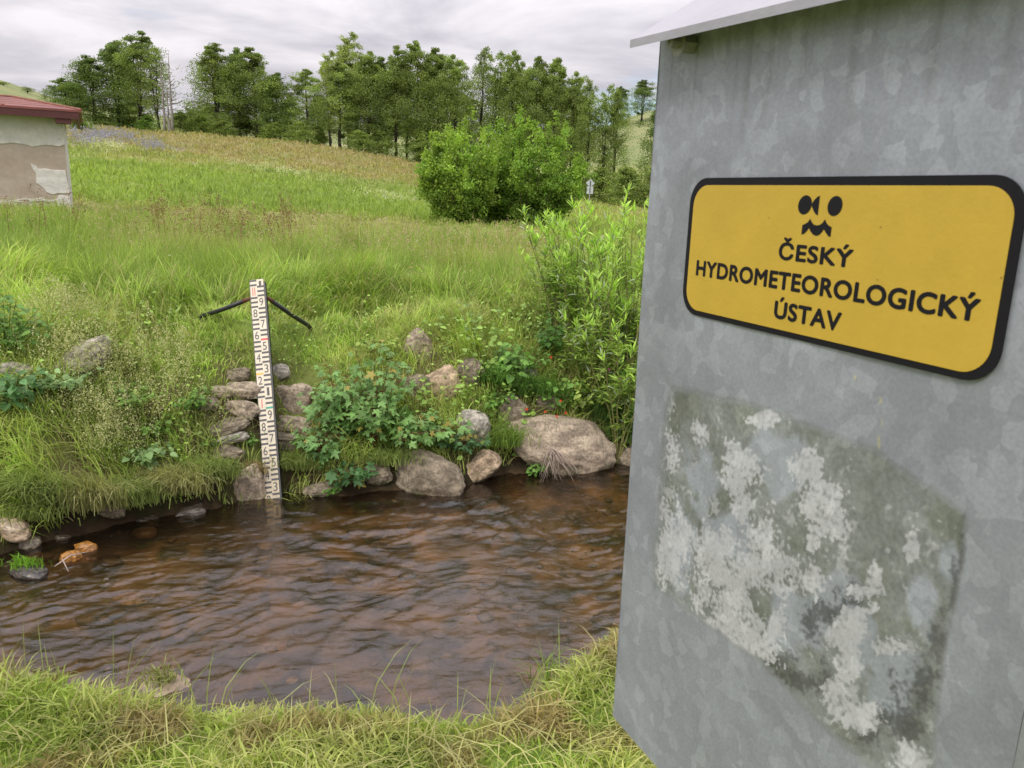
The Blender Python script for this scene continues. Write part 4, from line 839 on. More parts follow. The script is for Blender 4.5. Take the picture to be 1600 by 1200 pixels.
# brown brush pile on the crest
# two round shrubs
def shrub(seed, px, top, Yd, wpx, hpx_base, lab, col_, n):
    r = np.random.default_rng(seed); P = atY(px, 300, Yd); P = np.array([P[0], Yd, H(P[0], Yd)]); hh = atY(px, top, Yd)[2] - P[2]; ww = wpx * Yd / FPX / 2
    e = empty('round_shrub', P, lab, 'shrub', 'round shrubs in the meadow'); tr = MB(); LP = []; LC = []; LD = []
    nst = 46
    for s_ in range(nst):
        a = r.uniform(0, 6.28); q = r.uniform(0, 1) ** .5; tx, ty = cos(a) * q * ww * .93, sin(a) * q * ww * .8; tz = hh * (1 - .50 * q ** 2.2) * r.uniform(.66, 1.06)
        b0 = np.array([tx * .25, ty * .25, -.05]); T_ = np.array([tx, ty, tz]); mid = (b0 + T_) / 2 + np.array([tx * .12, ty * .12, 0]); pts = np.array([b0, mid, T_])
        tr.tube(pts, [.03, .018, .005], 5, (.075, .06, .04), cap=False)
        for k in range(13):
            t_ = r.uniform(.12, 1.0); c_ = (1 - t_) ** 2 * b0 + 2 * t_ * (1 - t_) * mid + t_ * t_ * T_ + r.normal(size=3) * .13 * np.array([1.2, 1.2, .6]); rad = r.uniform(.20, .42) * (1.1 - .4 * t_)
            n_ = int(n / nst / 13 * r.uniform(.6, 1.4)); pp_ = r.normal(size=(n_, 3)); pp_ /= np.linalg.norm(pp_, axis=1)[:, None]; pp_ *= (r.uniform(0, 1, n_) ** .4)[:, None] * rad
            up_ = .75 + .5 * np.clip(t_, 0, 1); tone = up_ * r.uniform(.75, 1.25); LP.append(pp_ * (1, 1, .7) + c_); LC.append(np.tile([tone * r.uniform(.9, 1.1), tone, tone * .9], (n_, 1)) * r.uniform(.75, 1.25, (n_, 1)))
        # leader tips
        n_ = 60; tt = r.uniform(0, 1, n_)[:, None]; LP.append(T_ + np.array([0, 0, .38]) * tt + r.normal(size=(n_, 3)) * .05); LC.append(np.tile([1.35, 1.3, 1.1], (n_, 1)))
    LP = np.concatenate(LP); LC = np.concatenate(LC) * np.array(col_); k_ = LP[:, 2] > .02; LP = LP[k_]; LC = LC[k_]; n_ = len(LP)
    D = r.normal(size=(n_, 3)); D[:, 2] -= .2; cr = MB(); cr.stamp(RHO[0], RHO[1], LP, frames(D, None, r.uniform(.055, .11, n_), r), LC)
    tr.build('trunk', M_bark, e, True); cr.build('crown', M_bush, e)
shrub(1, 722, 184, 29.5, 138, 0, 'left round bright green shrub in the meadow', (.225, .335, .062), 31000)
shrub(2, 835, 180, 30.5, 160, 0, 'right round bright green shrub, broader and denser', (.20, .315, .058), 37000)
shrub(4, 775, 196, 31.5, 80, 0, 'smaller shrub filling between the two round ones', (.19, .30, .055), 16000)

# ------------------------------------------------------------------ near plants
def wpos(px, py, Yd, dz=0.): P = atY(px, py, Yd); return P
def willow(seed, px, Yd, top, n, lab, spread=.5):
    r = np.random.default_rng(seed); P = atY(px, 420, Yd); P = np.array([P[0], Yd, H(P[0], Yd) - .02]); e = empty('willow_shrub', P, lab, 'shrub', 'young willows on the bank'); st = MB(); LP, LD, LN, LS, LC = [], [], [], [], []
    hh = atY(px, top, Yd)[2] - P[2]
    for s_ in range(n):
        a = r.uniform(0, 6.28); ln = hh * r.uniform(.55, 1.0) if s_ else hh; sp_ = spread * r.uniform(.2, 1.)
        pts = np.array([[cos(a) * sp_ * (k / 7) ** 1.2 + r.normal() * .012, sin(a) * sp_ * (k / 7) ** 1.2 + r.normal() * .012, ln * k / 7] for k in range(8)])
        st.tube(pts, np.linspace(.009, .002, 8), 5, (.20, .20, .07), cap=False)
        m_ = 46; ts = r.uniform(.12, 1., m_) ** .8; ts[-12:] = r.uniform(.9, 1, 12)
        B_ = np.stack([np.interp(ts * 7, range(8), pts[:, k]) for k in range(3)], 1); 
        # side shoots
        for q in range(3):
            t_ = r.uniform(.3, .9); b_ = np.array([np.interp(t_ * 7, range(8), pts[:, k]) for k in range(3)]); aa = r.uniform(0, 6.28); l2 = r.uniform(.15, .35); d2 = np.array([cos(aa) * .6, sin(aa) * .6, .8]) * l2
            st.tube([b_, b_ + d2], [.004, .001], 4, (.20, .22, .07), cap=False); tt = r.uniform(.1, 1, 20)[:, None]; B_ = np.concatenate([B_, b_ + d2 * tt]); ts = np.concatenate([ts, np.full(20, .6 + .4 * t_)])
        m2 = len(B_); an = r.uniform(0, 6.28, m2); el = r.uniform(-.1, .9, m2) + (ts > .9) * .7
        D = np.stack([np.cos(an) * np.cos(el), np.sin(an) * np.cos(el), np.sin(el)], 1); LP.append(B_); LD.append(D); LS.append(r.uniform(.06, .115, m2)); pale = (r.uniform(0, 1, m2) < .10)[:, None]
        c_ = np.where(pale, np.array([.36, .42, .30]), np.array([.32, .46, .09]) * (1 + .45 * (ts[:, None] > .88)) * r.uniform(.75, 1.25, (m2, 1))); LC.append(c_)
    LP = np.concatenate(LP); D = np.concatenate(LD); S_ = np.concatenate(LS); n_ = len(LP); nn_ = np.tile([0, 0, 1.], (n_, 1)) + r.normal(size=(n_, 3)) * .35
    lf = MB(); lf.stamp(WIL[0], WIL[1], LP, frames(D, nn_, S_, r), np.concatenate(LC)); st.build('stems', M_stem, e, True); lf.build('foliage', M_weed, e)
for (sd_, px, Yd, top, n_, lab, sp_) in [(1, 872, 8.2, 330, 16, 'young willow left of the group, light against the dark shrub', .40), (2, 905, 8.0, 345, 16, 'young willow in front of the meadow path', .45), (3, 950, 7.9, 296, 18, 'tall young willow with bright tips below the pale field', .45), (4, 992, 7.9, 292, 18, 'tall young willow touching the cabinet edge', .45), (5, 930, 7.6, 400, 14, 'shorter willow low in the middle of the group', .5), (6, 985, 7.4, 410, 14, 'shorter willow low beside the cabinet', .5), (7, 1045, 7.9, 320, 14, 'young willow behind the cabinet', .5)]:
    willow(sd_, px, Yd, top, n_, lab, sp_)

def herb(name, seed, px, py, Yd, hh, spread, nst, nlf, size, tmpl, colr, lab, cat='plant', group=None, stemc=(.10, .13, .04), droop=0., towards=0., matn=None, base=None, young=.0):
    """leafy plant: nst stems fanning from the base at image point, leaves on long stalks"""
    r = np.random.default_rng(seed); P = hit(px, py) if base is None else np.array(base)
    e = empty(name, P, lab, cat, group); st = MB(); LP, LD, LN, LS, LC = [], [], [], [], []
    for s_ in range(nst):
        a = r.uniform(0, 6.28); q = r.uniform(.15, 1); sp_ = spread * q; ln = hh * r.uniform(.6, 1.0) * (1 - .3 * q)
        tip = np.array([cos(a) * sp_, sin(a) * sp_ - towards, ln]); mid = np.array([tip[0] * .35, tip[1] * .35, ln * .62 + droop])
        ts5 = np.linspace(0, 1, 6)[:, None]; pts = (1 - ts5) ** 2 * 0 + 2 * ts5 * (1 - ts5) * mid + ts5 ** 2 * tip
        st.tube(pts, np.linspace(.005, .0015, 6), 4, stemc, cap=False)
        m_ = max(2, int(nlf / nst)); ts = r.uniform(.22, 1., m_); ts[0] = 1
        B_ = np.stack([np.interp(ts * 5, range(6), pts[:, k]) for k in range(3)], 1)
        an = r.uniform(0, 6.28, m_); stalk = size * r.uniform(.3, 1.1, m_)[:, None]; D = np.stack([np.cos(an), np.sin(an) - .25, r.uniform(-.1, .5, m_)], 1); D /= np.linalg.norm(D, axis=1)[:, None]
        L0 = B_ + D * stalk
        for i in range(m_):
            if stalk[i, 0] > size * .5: st.tube([B_[i], L0[i]], [.0018, .001], 3, stemc, cap=False)
        D2 = D.copy(); D2[:, 2] -= r.uniform(.2, .8, m_)
        LP.append(L0); LD.append(D2); LS.append(size * r.uniform(.55, 1.2, m_) * (1 - .35 * (ts > .93)))
        yg = (r.uniform(0, 1, m_) < young)[:, None]; c_ = np.array(colr) * r.uniform(.72, 1.3, (m_, 1)); LC.append(np.where(yg, np.array([.36, .30, .07]), c_))
    LP = np.concatenate(LP); D = np.concatenate(LD); n_ = len(LP); nn_ = np.tile([0, -.45, 1.], (n_, 1)) + r.normal(size=(n_, 3)) * .38
    lf = MB(); lf.stamp(tmpl[0], tmpl[1], LP, frames(D, nn_, np.concatenate(LS), r), np.concatenate(LC))
    st.build('stems', M_stem, e, True); lf.build('leaves', M_weed, e); return e
MC = (.19, .34, .10); NC = (.16, .31, .06); YC = (.30, .40, .08); DC = (.12, .25, .05); PC = (.23, .36, .14)
GM, GW = 'maple saplings on the far bank', 'leafy weeds on the banks'
herb('maple_sapling', 1, 585, 705, 6.75, 1.12, .46, 22, 480, .092, MAP, MC, 'tallest maple sapling with red stems right of the gauge', 'sapling', GM, (.16, .06, .04), young=.05)
herb('maple_sapling', 2, 650, 690, 6.6, .34, .46, 18, 340, .098, MAP, MC, 'low spreading maple sapling over the mossy boulder', 'sapling', GM, (.16, .06, .04), towards=.10, young=.06)
herb('maple_sapling', 3, 548, 758, 6.35, .28, .24, 9, 110, .088, MAP, (.08, .18, .06), 'small maple sapling at the waterline', 'sapling', GM, (.14, .08, .04), towards=.05, young=.03)
herb('maple_sapling', 4, 530, 690, 6.65, .72, .32, 14, 260, .088, MAP, MC, 'maple sapling between the gauge steps and the tallest one', 'sapling', GM, (.16, .06, .04), young=.03)
herb('maple_sapling', 6, 500, 720, 6.5, .42, .26, 10, 150, .085, MAP, (.17, .31, .10), 'leftmost maple sapling right beside the gauge steps', 'sapling', GM, (.16, .06, .04), young=.03)
herb('maple_sapling', 5, 715, 700, 6.75, .24, .24, 8, 90, .085, MAP, (.09, .19, .07), 'maple sapling shoot reaching the wedge shaped stone', 'sapling', GM, (.16, .06, .04), towards=.06, young=.10)
WE = [
 (790, 610, 7.55, .52, .26, 9, 70, .11, OV, NC, 'tall nettle like weed above the brown leaning stone'), (770, 640, 7.3, .22, .30, 14, 230, .045, OV, (.13, .27, .045), 'small leaved green weed between the pale stones'),
 (815, 590, 7.8, .42, .36, 12, 150, .07, OV, NC, 'weed clump above the small grey stone'), (870, 640, 7.6, .42, .30, 12, 130, .07, OV, NC, 'weed clump hanging above the big boulder'),
 (905, 650, 7.7, .45, .34, 12, 150, .07, OV, YC, 'yellowish green weed above the right end of the big boulder'), (950, 660, 7.8, .55, .36, 14, 170, .08, OV, NC, 'tall weed clump left of the cabinet with pink blossoms'),
 (985, 640, 7.7, .65, .34, 14, 160, .09, OV, NC, 'tall weed clump against the cabinet edge'), (930, 560, 8.0, .5, .4, 12, 150, .07, OV, (.12, .24, .05), 'upper weed clump below the short willow'),
 (860, 560, 8.2, .5, .4, 12, 150, .07, OV, (.11, .23, .05), 'upper weed clump over the round brown stone'),
 (25, 640, 6.0, .36, .36, 12, 130, .085, OV, (.11, .23, .08), 'large leaved weed below the flat pale stone'), (90, 612, 6.1, .26, .30, 12, 110, .075, OV, PC, 'large leaved pale weed under the long tilted stone'),
 (232, 728, 6.0, .24, .22, 9, 80, .075, OV, PC, 'pale broad leaved weed in the middle of the left bank'), (15, 560, 6.6, .60, .40, 14, 240, .065, OV, (.17, .31, .07), 'dark leafy weed at the left picture edge'),
 (195, 640, 6.3, .28, .36, 14, 200, .055, OV, (.17, .29, .055), 'light small leaved weed right of the tilted stone'), (300, 640, 6.5, .22, .34, 12, 170, .045, OV, NC, 'small leaved weed left of the upper steps'),
 (250, 680, 6.25, .20, .30, 12, 150, .045, OV, (.15, .27, .05), 'small leaved weed in the middle of the left slope'), (835, 745, 6.95, .20, .12, 6, 60, .045, OV, NC, 'little weed at the waterline left of the root tangle'),
 (470, 700, 6.5, .16, .16, 9, 90, .04, OV, NC, 'little weed below the step blocks right of the gauge'), (390, 700, 6.42, .15, .12, 8, 70, .035, OV, NC, 'little weed just left of the gauge middle'),
 (590, 560, 7.4, .26, .30, 10, 120, .06, OV, YC, 'light green weed behind the tallest maple sapling'), (330, 700, 6.3, .14, .24, 9, 90, .035, OV, (.15, .26, .05), 'small weed left of the upright slab'),
 (510, 640, 6.9, .20, .22, 10, 100, .05, OV, NC, 'small weed right of the square stone block'), (905, 700, 7.3, .10, .10, 4, 30, .03, OV, NC, 'tiny weed on the right shoulder of the big boulder'),
 (515, 775, 6.15, .10, .14, 6, 50, .04, OV, (.15, .32, .05), 'trailing bright weed at the waterline right of the gauge')]
for i, a in enumerate(WE): herb('weed_plant', 50 + i, *a, group=GW)

def tussock(seed, px, py, Yd, n, ln, lab, colr, fwd=.6, wid=.0065, rx=.12):
    r = np.random.default_rng(seed); P = hit(px, py); P = P + (0, -.05, .05) if seed < 16 else atZ(px, py, .06 if seed == 16 else .05) if seed < 18 else P; e_col = np.array(colr); mb = MB()
    a = r.uniform(0, 2 * pi, n); outw = r.uniform(.2, 1., n); L_ = ln * r.uniform(.6, 1.15, n); dirx = np.cos(a) * outw; diry = np.sin(a) * outw * .7 - fwd * .5
    bx_ = r.normal(0, rx, n); by_ = r.normal(0, rx * .5, n)
    blades(mb, P[0] * 0 + bx_, by_, np.zeros(n), L_, np.full(n, wid), np.stack([dirx, diry], 1), r.uniform(.7, 1.5, n), e_col * r.uniform(.6, 1.35, (n, 1)), r)
    o_ = mb.build('grass_tussock', M_grass); o_.location = P; tag(o_, lab, 'grass tussock', 'overhanging grass tussocks')
def blades(mb, x, y, z, h, w_, lean, bend, colr, r=rng, tipc=None):
    """curved tapered grass blades; lean (n,2) unit-ish direction*amount, bend = how far they droop over"""
    n = len(x); T_ = np.array([0, .38, .72, 1.]); 
    horiz = (T_[None, :] ** 1.6) * (bend * .62)[:, None] * h[:, None]
    vert = (T_[None, :] - (T_[None, :] ** 2.2) * np.clip(bend * .48, 0, .95)[:, None]) * h[:, None]
    cx_ = x[:, None] + lean[:, 0:1] * horiz; cy_ = y[:, None] + lean[:, 1:2] * horiz; cz_ = z[:, None] + vert
    fa = r.uniform(0, 2 * pi, n); wx_ = np.cos(fa); wy_ = np.sin(fa); W_ = w_[:, None] * np.array([.9, 1., .7])[None, :] / 2
    V = np.zeros((n, 7, 3))
    for k in range(3):
        V[:, 2 * k, 0] = cx_[:, k] - wx_ * W_[:, k]; V[:, 2 * k, 1] = cy_[:, k] - wy_ * W_[:, k]; V[:, 2 * k, 2] = cz_[:, k]
        V[:, 2 * k + 1, 0] = cx_[:, k] + wx_ * W_[:, k]; V[:, 2 * k + 1, 1] = cy_[:, k] + wy_ * W_[:, k]; V[:, 2 * k + 1, 2] = cz_[:, k]
    V[:, 6, 0] = cx_[:, 3]; V[:, 6, 1] = cy_[:, 3]; V[:, 6, 2] = cz_[:, 3]
    L1 = np.array([0, 1, 3, 2, 2, 3, 5, 4, 4, 5, 6]); LL = (L1[None] + (np.arange(n) * 7)[:, None]).ravel()
    cc = np.repeat(colr[:, None, :], 7, 1) 
    if tipc is not None: cc[:, 4:6] = cc[:, 4:6] * .6 + tipc * .4; cc[:, 6] = tipc
    mb.addarr(V.reshape(-1, 3), LL, np.tile([4, 4, 3], n), cc.reshape(-1, 3))
TG = (.27, .34, .10); TP = (.40, .40, .17)
for a in [(1, 60, 785, 5.55, 900, .42, 'long overhanging tussock at the far left waterline', TG, .9), (2, 140, 796, 5.75, 1100, .46, 'largest overhanging tussock below the flowering grass', TP, .9), (3, 205, 790, 5.85, 700, .36, 'overhanging tussock right of the largest one', TG, .8),
          (4, 282, 772, 6.1, 1000, .40, 'pale drooping tussock over the dark undercut', TP, .9), (5, 330, 750, 6.2, 700, .32, 'drooping tussock left of the upright slab', TG, .8), (6, 466, 735, 6.35, 700, .24, 'short tussock right of the gauge foot', TG, .6),
          (7, 605, 728, 6.55, 500, .24, 'tussock left of the mossy boulder', TG, .6), (8, 838, 622, 7.45, 500, .36, 'arching tussock above the big boulder left end', (.13, .25, .05), .7), (9, 955, 660, 7.5, 700, .42, 'tussock at the right end of the big boulder', (.14, .25, .06), .6),
          (10, 985, 690, 7.5, 600, .40, 'tussock at the waterline by the cabinet edge', (.14, .25, .06), .5), (11, 780, 700, 7.05, 600, .34, 'upright tussock between the wedge stone and the big boulder', (.20, .30, .06), .2), (12, 55, 815, 5.25, 300, .25, 'small tussock above the smooth tan stone', TG, .6),
          (13, 765, 600, 7.4, 350, .28, 'thin tussock right of the brown leaning stone', (.14, .27, .05), .4), (14, 610, 668, 6.8, 260, .28, 'tussock rising among the maple leaves', (.14, .27, .06), .4), (15, 400, 745, 6.30, 260, .20, 'dry tuft leaning against the gauge foot', (.38, .30, .14), .5),
          (16, 40, 886, 4.6, 140, .14, 'bright green tuft on the dark stone in the stream', (.20, .38, .04), .3), (17, 255, 1066, 3.5, 90, .16, 'strewn cut grass on the brown stream stone', (.34, .36, .13), .4), (18, 860, 1068, 3.2, 45, .34, 'thin green sprig at the near waterline beside the cabinet', (.20, .30, .06), .1)]:
    tussock(*a[:8], fwd=a[8], rx=.05 if a[0] >= 15 else .11)
# root tangle
g = MB(); P = atY(862, 700, 7.0); r = np.random.default_rng(5)
for k in range(34):
    T_ = np.array([r.uniform(-.12, .28), r.uniform(-.22, .02), r.uniform(-.38, -.12)]); m_ = T_ * .5 + np.array([r.normal() * .05, -.08, r.uniform(.0, .1)])
    ts = np.linspace(0, 1, 7)[:, None]; g.tube(2 * ts * (1 - ts) * m_ + ts ** 2 * T_ + r.normal(size=(7, 3)) * .006, np.linspace(.0045, .001, 7), 4, (.36, .29, .235), cap=False)
o_ = g.build('root_tangle', M_stem, None, True); o_.location = P; tag(o_, 'bundle of bare pale roots hanging into the water left of the big boulder', 'roots')
# flowers
def flower(px, py, Yd, c_, lab, group, size=.012):
    P = atY(px, py, Yd); e = empty('flower', P, lab, 'flower', group); g = MB()
    for k in range(7):
        a = k * 2 * pi / 7; g.add([(0, 0, 0), (size * cos(a - .35), -.004, size * sin(a - .35)), (size * 1.2 * cos(a), -.008, size * 1.2 * sin(a)), (size * cos(a + .35), -.004, size * sin(a + .35))], [(0, 1, 2, 3)], c_)
    g.build('petals', M_weed, e); g = MB(); g.tube([(0, 0, 0), (.01, .02, -.08), (0, .03, -.16)], .0015, 4, (.12, .2, .05)); g.build('stem', M_stem, e)
RD = (.75, .10, .03); PK = (.60, .16, .30)
for (px, py, Yd, c_, lab) in [(823, 639, 7.0, RD, 'orange red blossom at the left top of the big boulder'), (852, 643, 7.02, RD, 'second orange red blossom on top of the big boulder'), (870, 650, 6.98, RD, 'brightest orange red blossom lying on the big boulder'), (876, 626, 7.1, RD, 'orange red blossom above the brightest one'), (884, 645, 7.03, RD, 'faint red blossom right of the brightest one'), (861, 558, 7.4, RD, 'highest orange blossom among the weeds')]: flower(px, py, Yd, c_, lab, 'orange blossoms by the boulder')
for (px, py, Yd, c_, lab) in [(963, 567, 7.4, PK, 'pink blossom near the cabinet, topmost'), (952, 577, 7.4, PK, 'pink blossom near the cabinet, left one'), (968, 592, 7.4, PK, 'pink blossom near the cabinet, lowest'), (945, 555, 7.45, PK, 'dull pink blossom left of the topmost')]: flower(px, py, Yd, c_, lab, 'pink blossoms by the cabinet', .013)
# driftwood twig on the orange stones
g = MB(); q = [atZ(85, 885, .05), atZ(110, 868, .09), atZ(138, 862, .07)]; g.tube(q, [.004, .005, .002], 5, (.40, .33, .27)); g.tube([atZ(97, 873, .08), atZ(107, 893, .02)], .003, 5, (.40, .33, .27)); tag(g.build('twig', M_bark, None, True), 'pale forked twig lying across the orange wet stones', 'twig')

# ------------------------------------------------------------------ grass (uncountable)
def scatter(n, x0, x1, y0, y1, dens=None, wedge=True):
    y = rng.uniform(y0, y1, n); x = rng.uniform(x0, x1, n)
    if wedge:
        lo_ = -.74 * y - .8; hi_ = .45 * y + 1.4; x = lo_ + (hi_ - lo_) * rng.uniform(0, 1, n)
    if dens is not None: k = rng.uniform(0, 1, n) < dens(x, y); x, y = x[k], y[k]
    return x, y
tipy = np.array([.50, .46, .20])
# far bank slope and its brow
def dens_bank(x, y):
    d = (y - yfar(x)) * .88; ax_ = azpx(x, y); st = np.exp(-((x + 1.98) / .36) ** 2) * (d < .85)
    n_ = fbm(x * 2.4, y * 2.4, 3, 401); return np.where(d < .04, 0, np.clip(.62 + .75 * n_, .12, 1)) * (1 - .75 * st)
x, y = scatter(225000, 0, 0, 4.2, 9.2, dens_bank); d = (y - yfar(x)) * .88; k = d < 3.0; x, y, d = x[k], y[k], d[k]; n = len(x)
h = np.interp(d, [0, .5, 1.1, 1.5, 2.2, 3], [.17, .23, .29, .38, .48, .52]) * rng.uniform(.5, 1.35, n) * (1 + .35 * fbm(x * 1.4, y * 1.4, 3, 411))
h *= np.where(d < .45, rng.uniform(.5, 2.0, n), 1); mownm = np.exp(-((x + 2.2) / 1.1) ** 2) * (d > .5) * (d < 1.7); h *= 1 - .55 * mownm
a = rng.uniform(0, 2 * pi, n) * .55 + fbm(x * .8, y * .8, 2, 421) * 3; ln_ = np.stack([np.cos(a), np.sin(a) - .45 * (d < 1.2)], 1)
c_ = sward(x, y); c_ = mixc(c_, (.30, .27, .12), np.clip(.12 + .5 * fbm(x * 2, y * 2, 3, 431), 0, .6) * (d < 1.8)); c_ = c_ * rng.uniform(.7, 1.6, (n, 1)) * np.clip(1.12 + .35 * fbm(x * 3.3, y * 3.3, 3, 436), .4, 1.6)[:, None]; c_ = mixc(c_, tipy, (rng.uniform(0, 1, n) < .2) * .85)
gb = MB(); blades(gb, x, y, height(x, y) - .01, h, rng.uniform(.005, .011, n), ln_, rng.uniform(.4, 1.6, n), c_, tipc=None)
tag(gb.build('bank_grass', M_grass), 'mixed green grass covering the far bank', 'grass', kind='stuff')
# small mixed leaves between the grasses
def cover(n, xr, colr, sz, lab, name, seed, thr):
    r = np.random.default_rng(seed); x, y = scatter(n, 0, 0, 4.2, 9.0); d = (y - yfar(x)) * .88
    dd_ = fbm(x * 1.7, y * 1.7, 3, seed); k = (d > .06) & (d < 1.25 + .5 * dd_) & (dd_ > thr) & ~((np.abs(x + 1.95) < .38) & (d < .8)) & (x > xr[0]) & (x < xr[1]); x, y = x[k], y[k]; n = len(x)
    P = np.stack([x, y, height(x, y) + r.uniform(.02, .26, n) * (1 + dd_[k])], 1); a = r.uniform(0, 6.28, n); D = np.stack([np.cos(a), np.sin(a) - .4, r.uniform(-.5, .4, n)], 1)
    mb = MB(); mb.stamp(OV[0], OV[1], P, frames(D, np.tile([0, -.5, 1.], (n, 1)) + r.normal(size=(n, 3)) * .4, sz * r.uniform(.5, 1.4, n), r), np.array(colr) * r.uniform(.55, 1.5, (n, 1)))
    tag(mb.build(name, M_weed), lab, 'ground cover', kind='stuff')
cover(17000, (-6, 1.2), (.27, .40, .085), .033, 'small green leaves of low herbs on the far bank', 'ground_cover', 501, .02)
cover(20000, (-.9, 4), (.27, .41, .09), .055, 'larger leaves of the herb thicket right of the gauge', 'herb_thicket', 502, -.25)
# tall meadow grass
def dens_m(x, y):
    hut_ = (x < hx1 + .5) & (y > HY - .3 + (x - hx1) * .56); return np.where(hut_, 0, np.clip(.65 + .6 * fbm(x * .9, y * .9, 3, 441), .2, 1))
yy0 = rng.uniform(0, 1, 285000); y = 7.2 * np.exp(yy0 * math.log(19.5 / 7.2)); x = (-.74 * y - .8) + (1.19 * y + 2.2) * rng.uniform(0, 1, len(y)); k = (rng.uniform(0, 1, len(y)) < dens_m(x, y)) & ((y - yfar(x)) * .88 > 2.0) & (np.abs(azpx(x, y) - 925 + (y - 9) * .5) > 18 * sstep(10, 14, y)); x, y = x[k], y[k]; n = len(x)
cl = fbm(x * .7, y * .7, 3, 451); h = (.52 + .20 * cl) * rng.uniform(.5, 1.25, n) * (1 - .55 * sstep(16.5, 19, y + cl))
c_ = sward(x, y) * rng.uniform(.65, 1.3, (n, 1)); a = rng.uniform(0, 2 * pi, n) * .6 + cl * 3; gb = MB()
tt_ = np.where((rng.uniform(0, 1, n) < .35)[:, None], np.array([[.44, .38, .17]]), c_ * 1.15)
c_b = c_; V0 = gb; blades(gb, x, y, height(x, y) - .02, h, .0045 * (y / 7.5) ** .9 * rng.uniform(.7, 1.3, n), np.stack([np.cos(a), np.sin(a)], 1), rng.uniform(.2, 1.1, n), c_b, tipc=None)
tag(gb.build('meadow_grass', M_grass), 'tall loose grass of the meadow behind the bank', 'grass', kind='stuff')
# hill cover
yy0 = rng.uniform(0, 1, 170000); y = 18 * np.exp(yy0 * math.log(100 / 18)); x = -.80 * y + 1.1 * y * rng.uniform(0, 1, len(y)); k = ~((x < hx1 + .1) & (y > HY - .4 + (x - hx1) * .56) & (y < HY + 4)); x, y = x[k], y[k]; n = len(x)
cl = fbm(x * .25, y * .25, 3, 461); strip = sstep(18, 20, y) * (1 - sstep(26, 30, y)); h = (.34 + .15 * cl) * rng.uniform(.5, 1.3, n) * (1 - .72 * strip)
c_ = sward(x, y) * rng.uniform(.72, 1.28, (n, 1)); a = rng.uniform(0, 2 * pi, n); gb = MB()
blades(gb, x, y, height(x, y) - .02, h, .0011 * y * rng.uniform(.8, 1.5, n), np.stack([np.cos(a), np.sin(a)], 1), rng.uniform(.2, 1.0, n), c_)
tag(gb.build('hill_grass', M_grass), 'grass cover of the rising meadow', 'grass', kind='stuff')
# near bank, cut and lying
n = 138000; x = rng.uniform(-2.8, 2.1, n); y = rng.uniform(.9, 3.5, n); dn = (ynear(x) + .55 - y) * .95; cl = fbm(x * 2.2, y * 2.2, 3, 471)
k = (dn > .22) & (rng.uniform(0, 1, n) < np.clip(.75 + .5 * cl, .25, 1)) & (~((np.abs(x - gp[0]) < .05) & (np.abs(y - gp[1]) < .05))); x, y, dn, cl = x[k], y[k], dn[k], cl[k]; n = len(x)
h = rng.uniform(.04, .12, n) * (1 + .5 * cl); h *= 1 + .5 * np.exp(-((x + 1.6) / .35) ** 2) * (y > 1.9)
a = rng.uniform(0, 2 * pi, n); c0 = mixc((.29, .40, .065), (.50, .52, .17), np.clip(.42 + .6 * cl + rng.normal(0, .3, n), 0, 1)); c0 = mixc(c0, (.36, .26, .13), np.clip(sstep(.15, .55, fbm(x * 2 + 1, y * 2, 3, 91)) * .8, 0, 1)); c0 *= rng.uniform(.6, 1.3, (n, 1))
gb = MB(); blades(gb, x, y, height(x, y) - .005, h, rng.uniform(.004, .0085, n), np.stack([np.cos(a), np.sin(a) - .2], 1) * 1.1, rng.uniform(.5, 1.5, n), c0)
# loose lying stalks
n2 = 2600; x = rng.uniform(-2.6, 1.4, n2); y = rng.uniform(1.0, 3.2, n2); dn = (ynear(x) + .55 - y) * .95; k = dn > .62; x, y = x[k], y[k]; n2 = len(x); a = rng.uniform(0, 2 * pi, n2)
L_ = rng.uniform(.08, .22, n2); z0 = height(x, y) + rng.uniform(.03, .07, n2); blades(gb, x, y, z0, L_ * .8, rng.uniform(.003, .005, n2), np.stack([np.cos(a), np.sin(a)], 1) * 1.4, rng.uniform(1.9, 2.08, n2), np.array([.46, .44, .18]) * rng.uniform(.7, 1.2, (n2, 1)))
# thin upright stems on the lip
n3 = 70; x = rng.uniform(-1.9, .5, n3); y = ynear(x) + .02 + rng.uniform(-.1, .12, n3); a = rng.uniform(0, 6.28, n3)
blades(gb, x, y, height(x, y), rng.uniform(.12, .38, n3), np.full(n3, .0035), np.stack([np.cos(a), np.sin(a)], 1), rng.uniform(.2, 1.2, n3), np.array([.30, .36, .10]) * rng.uniform(.7, 1.2, (n3, 1)))
tag(gb.build('near_bank_grass', M_grass), 'short cut grass on the near bank', 'grass', kind='stuff')
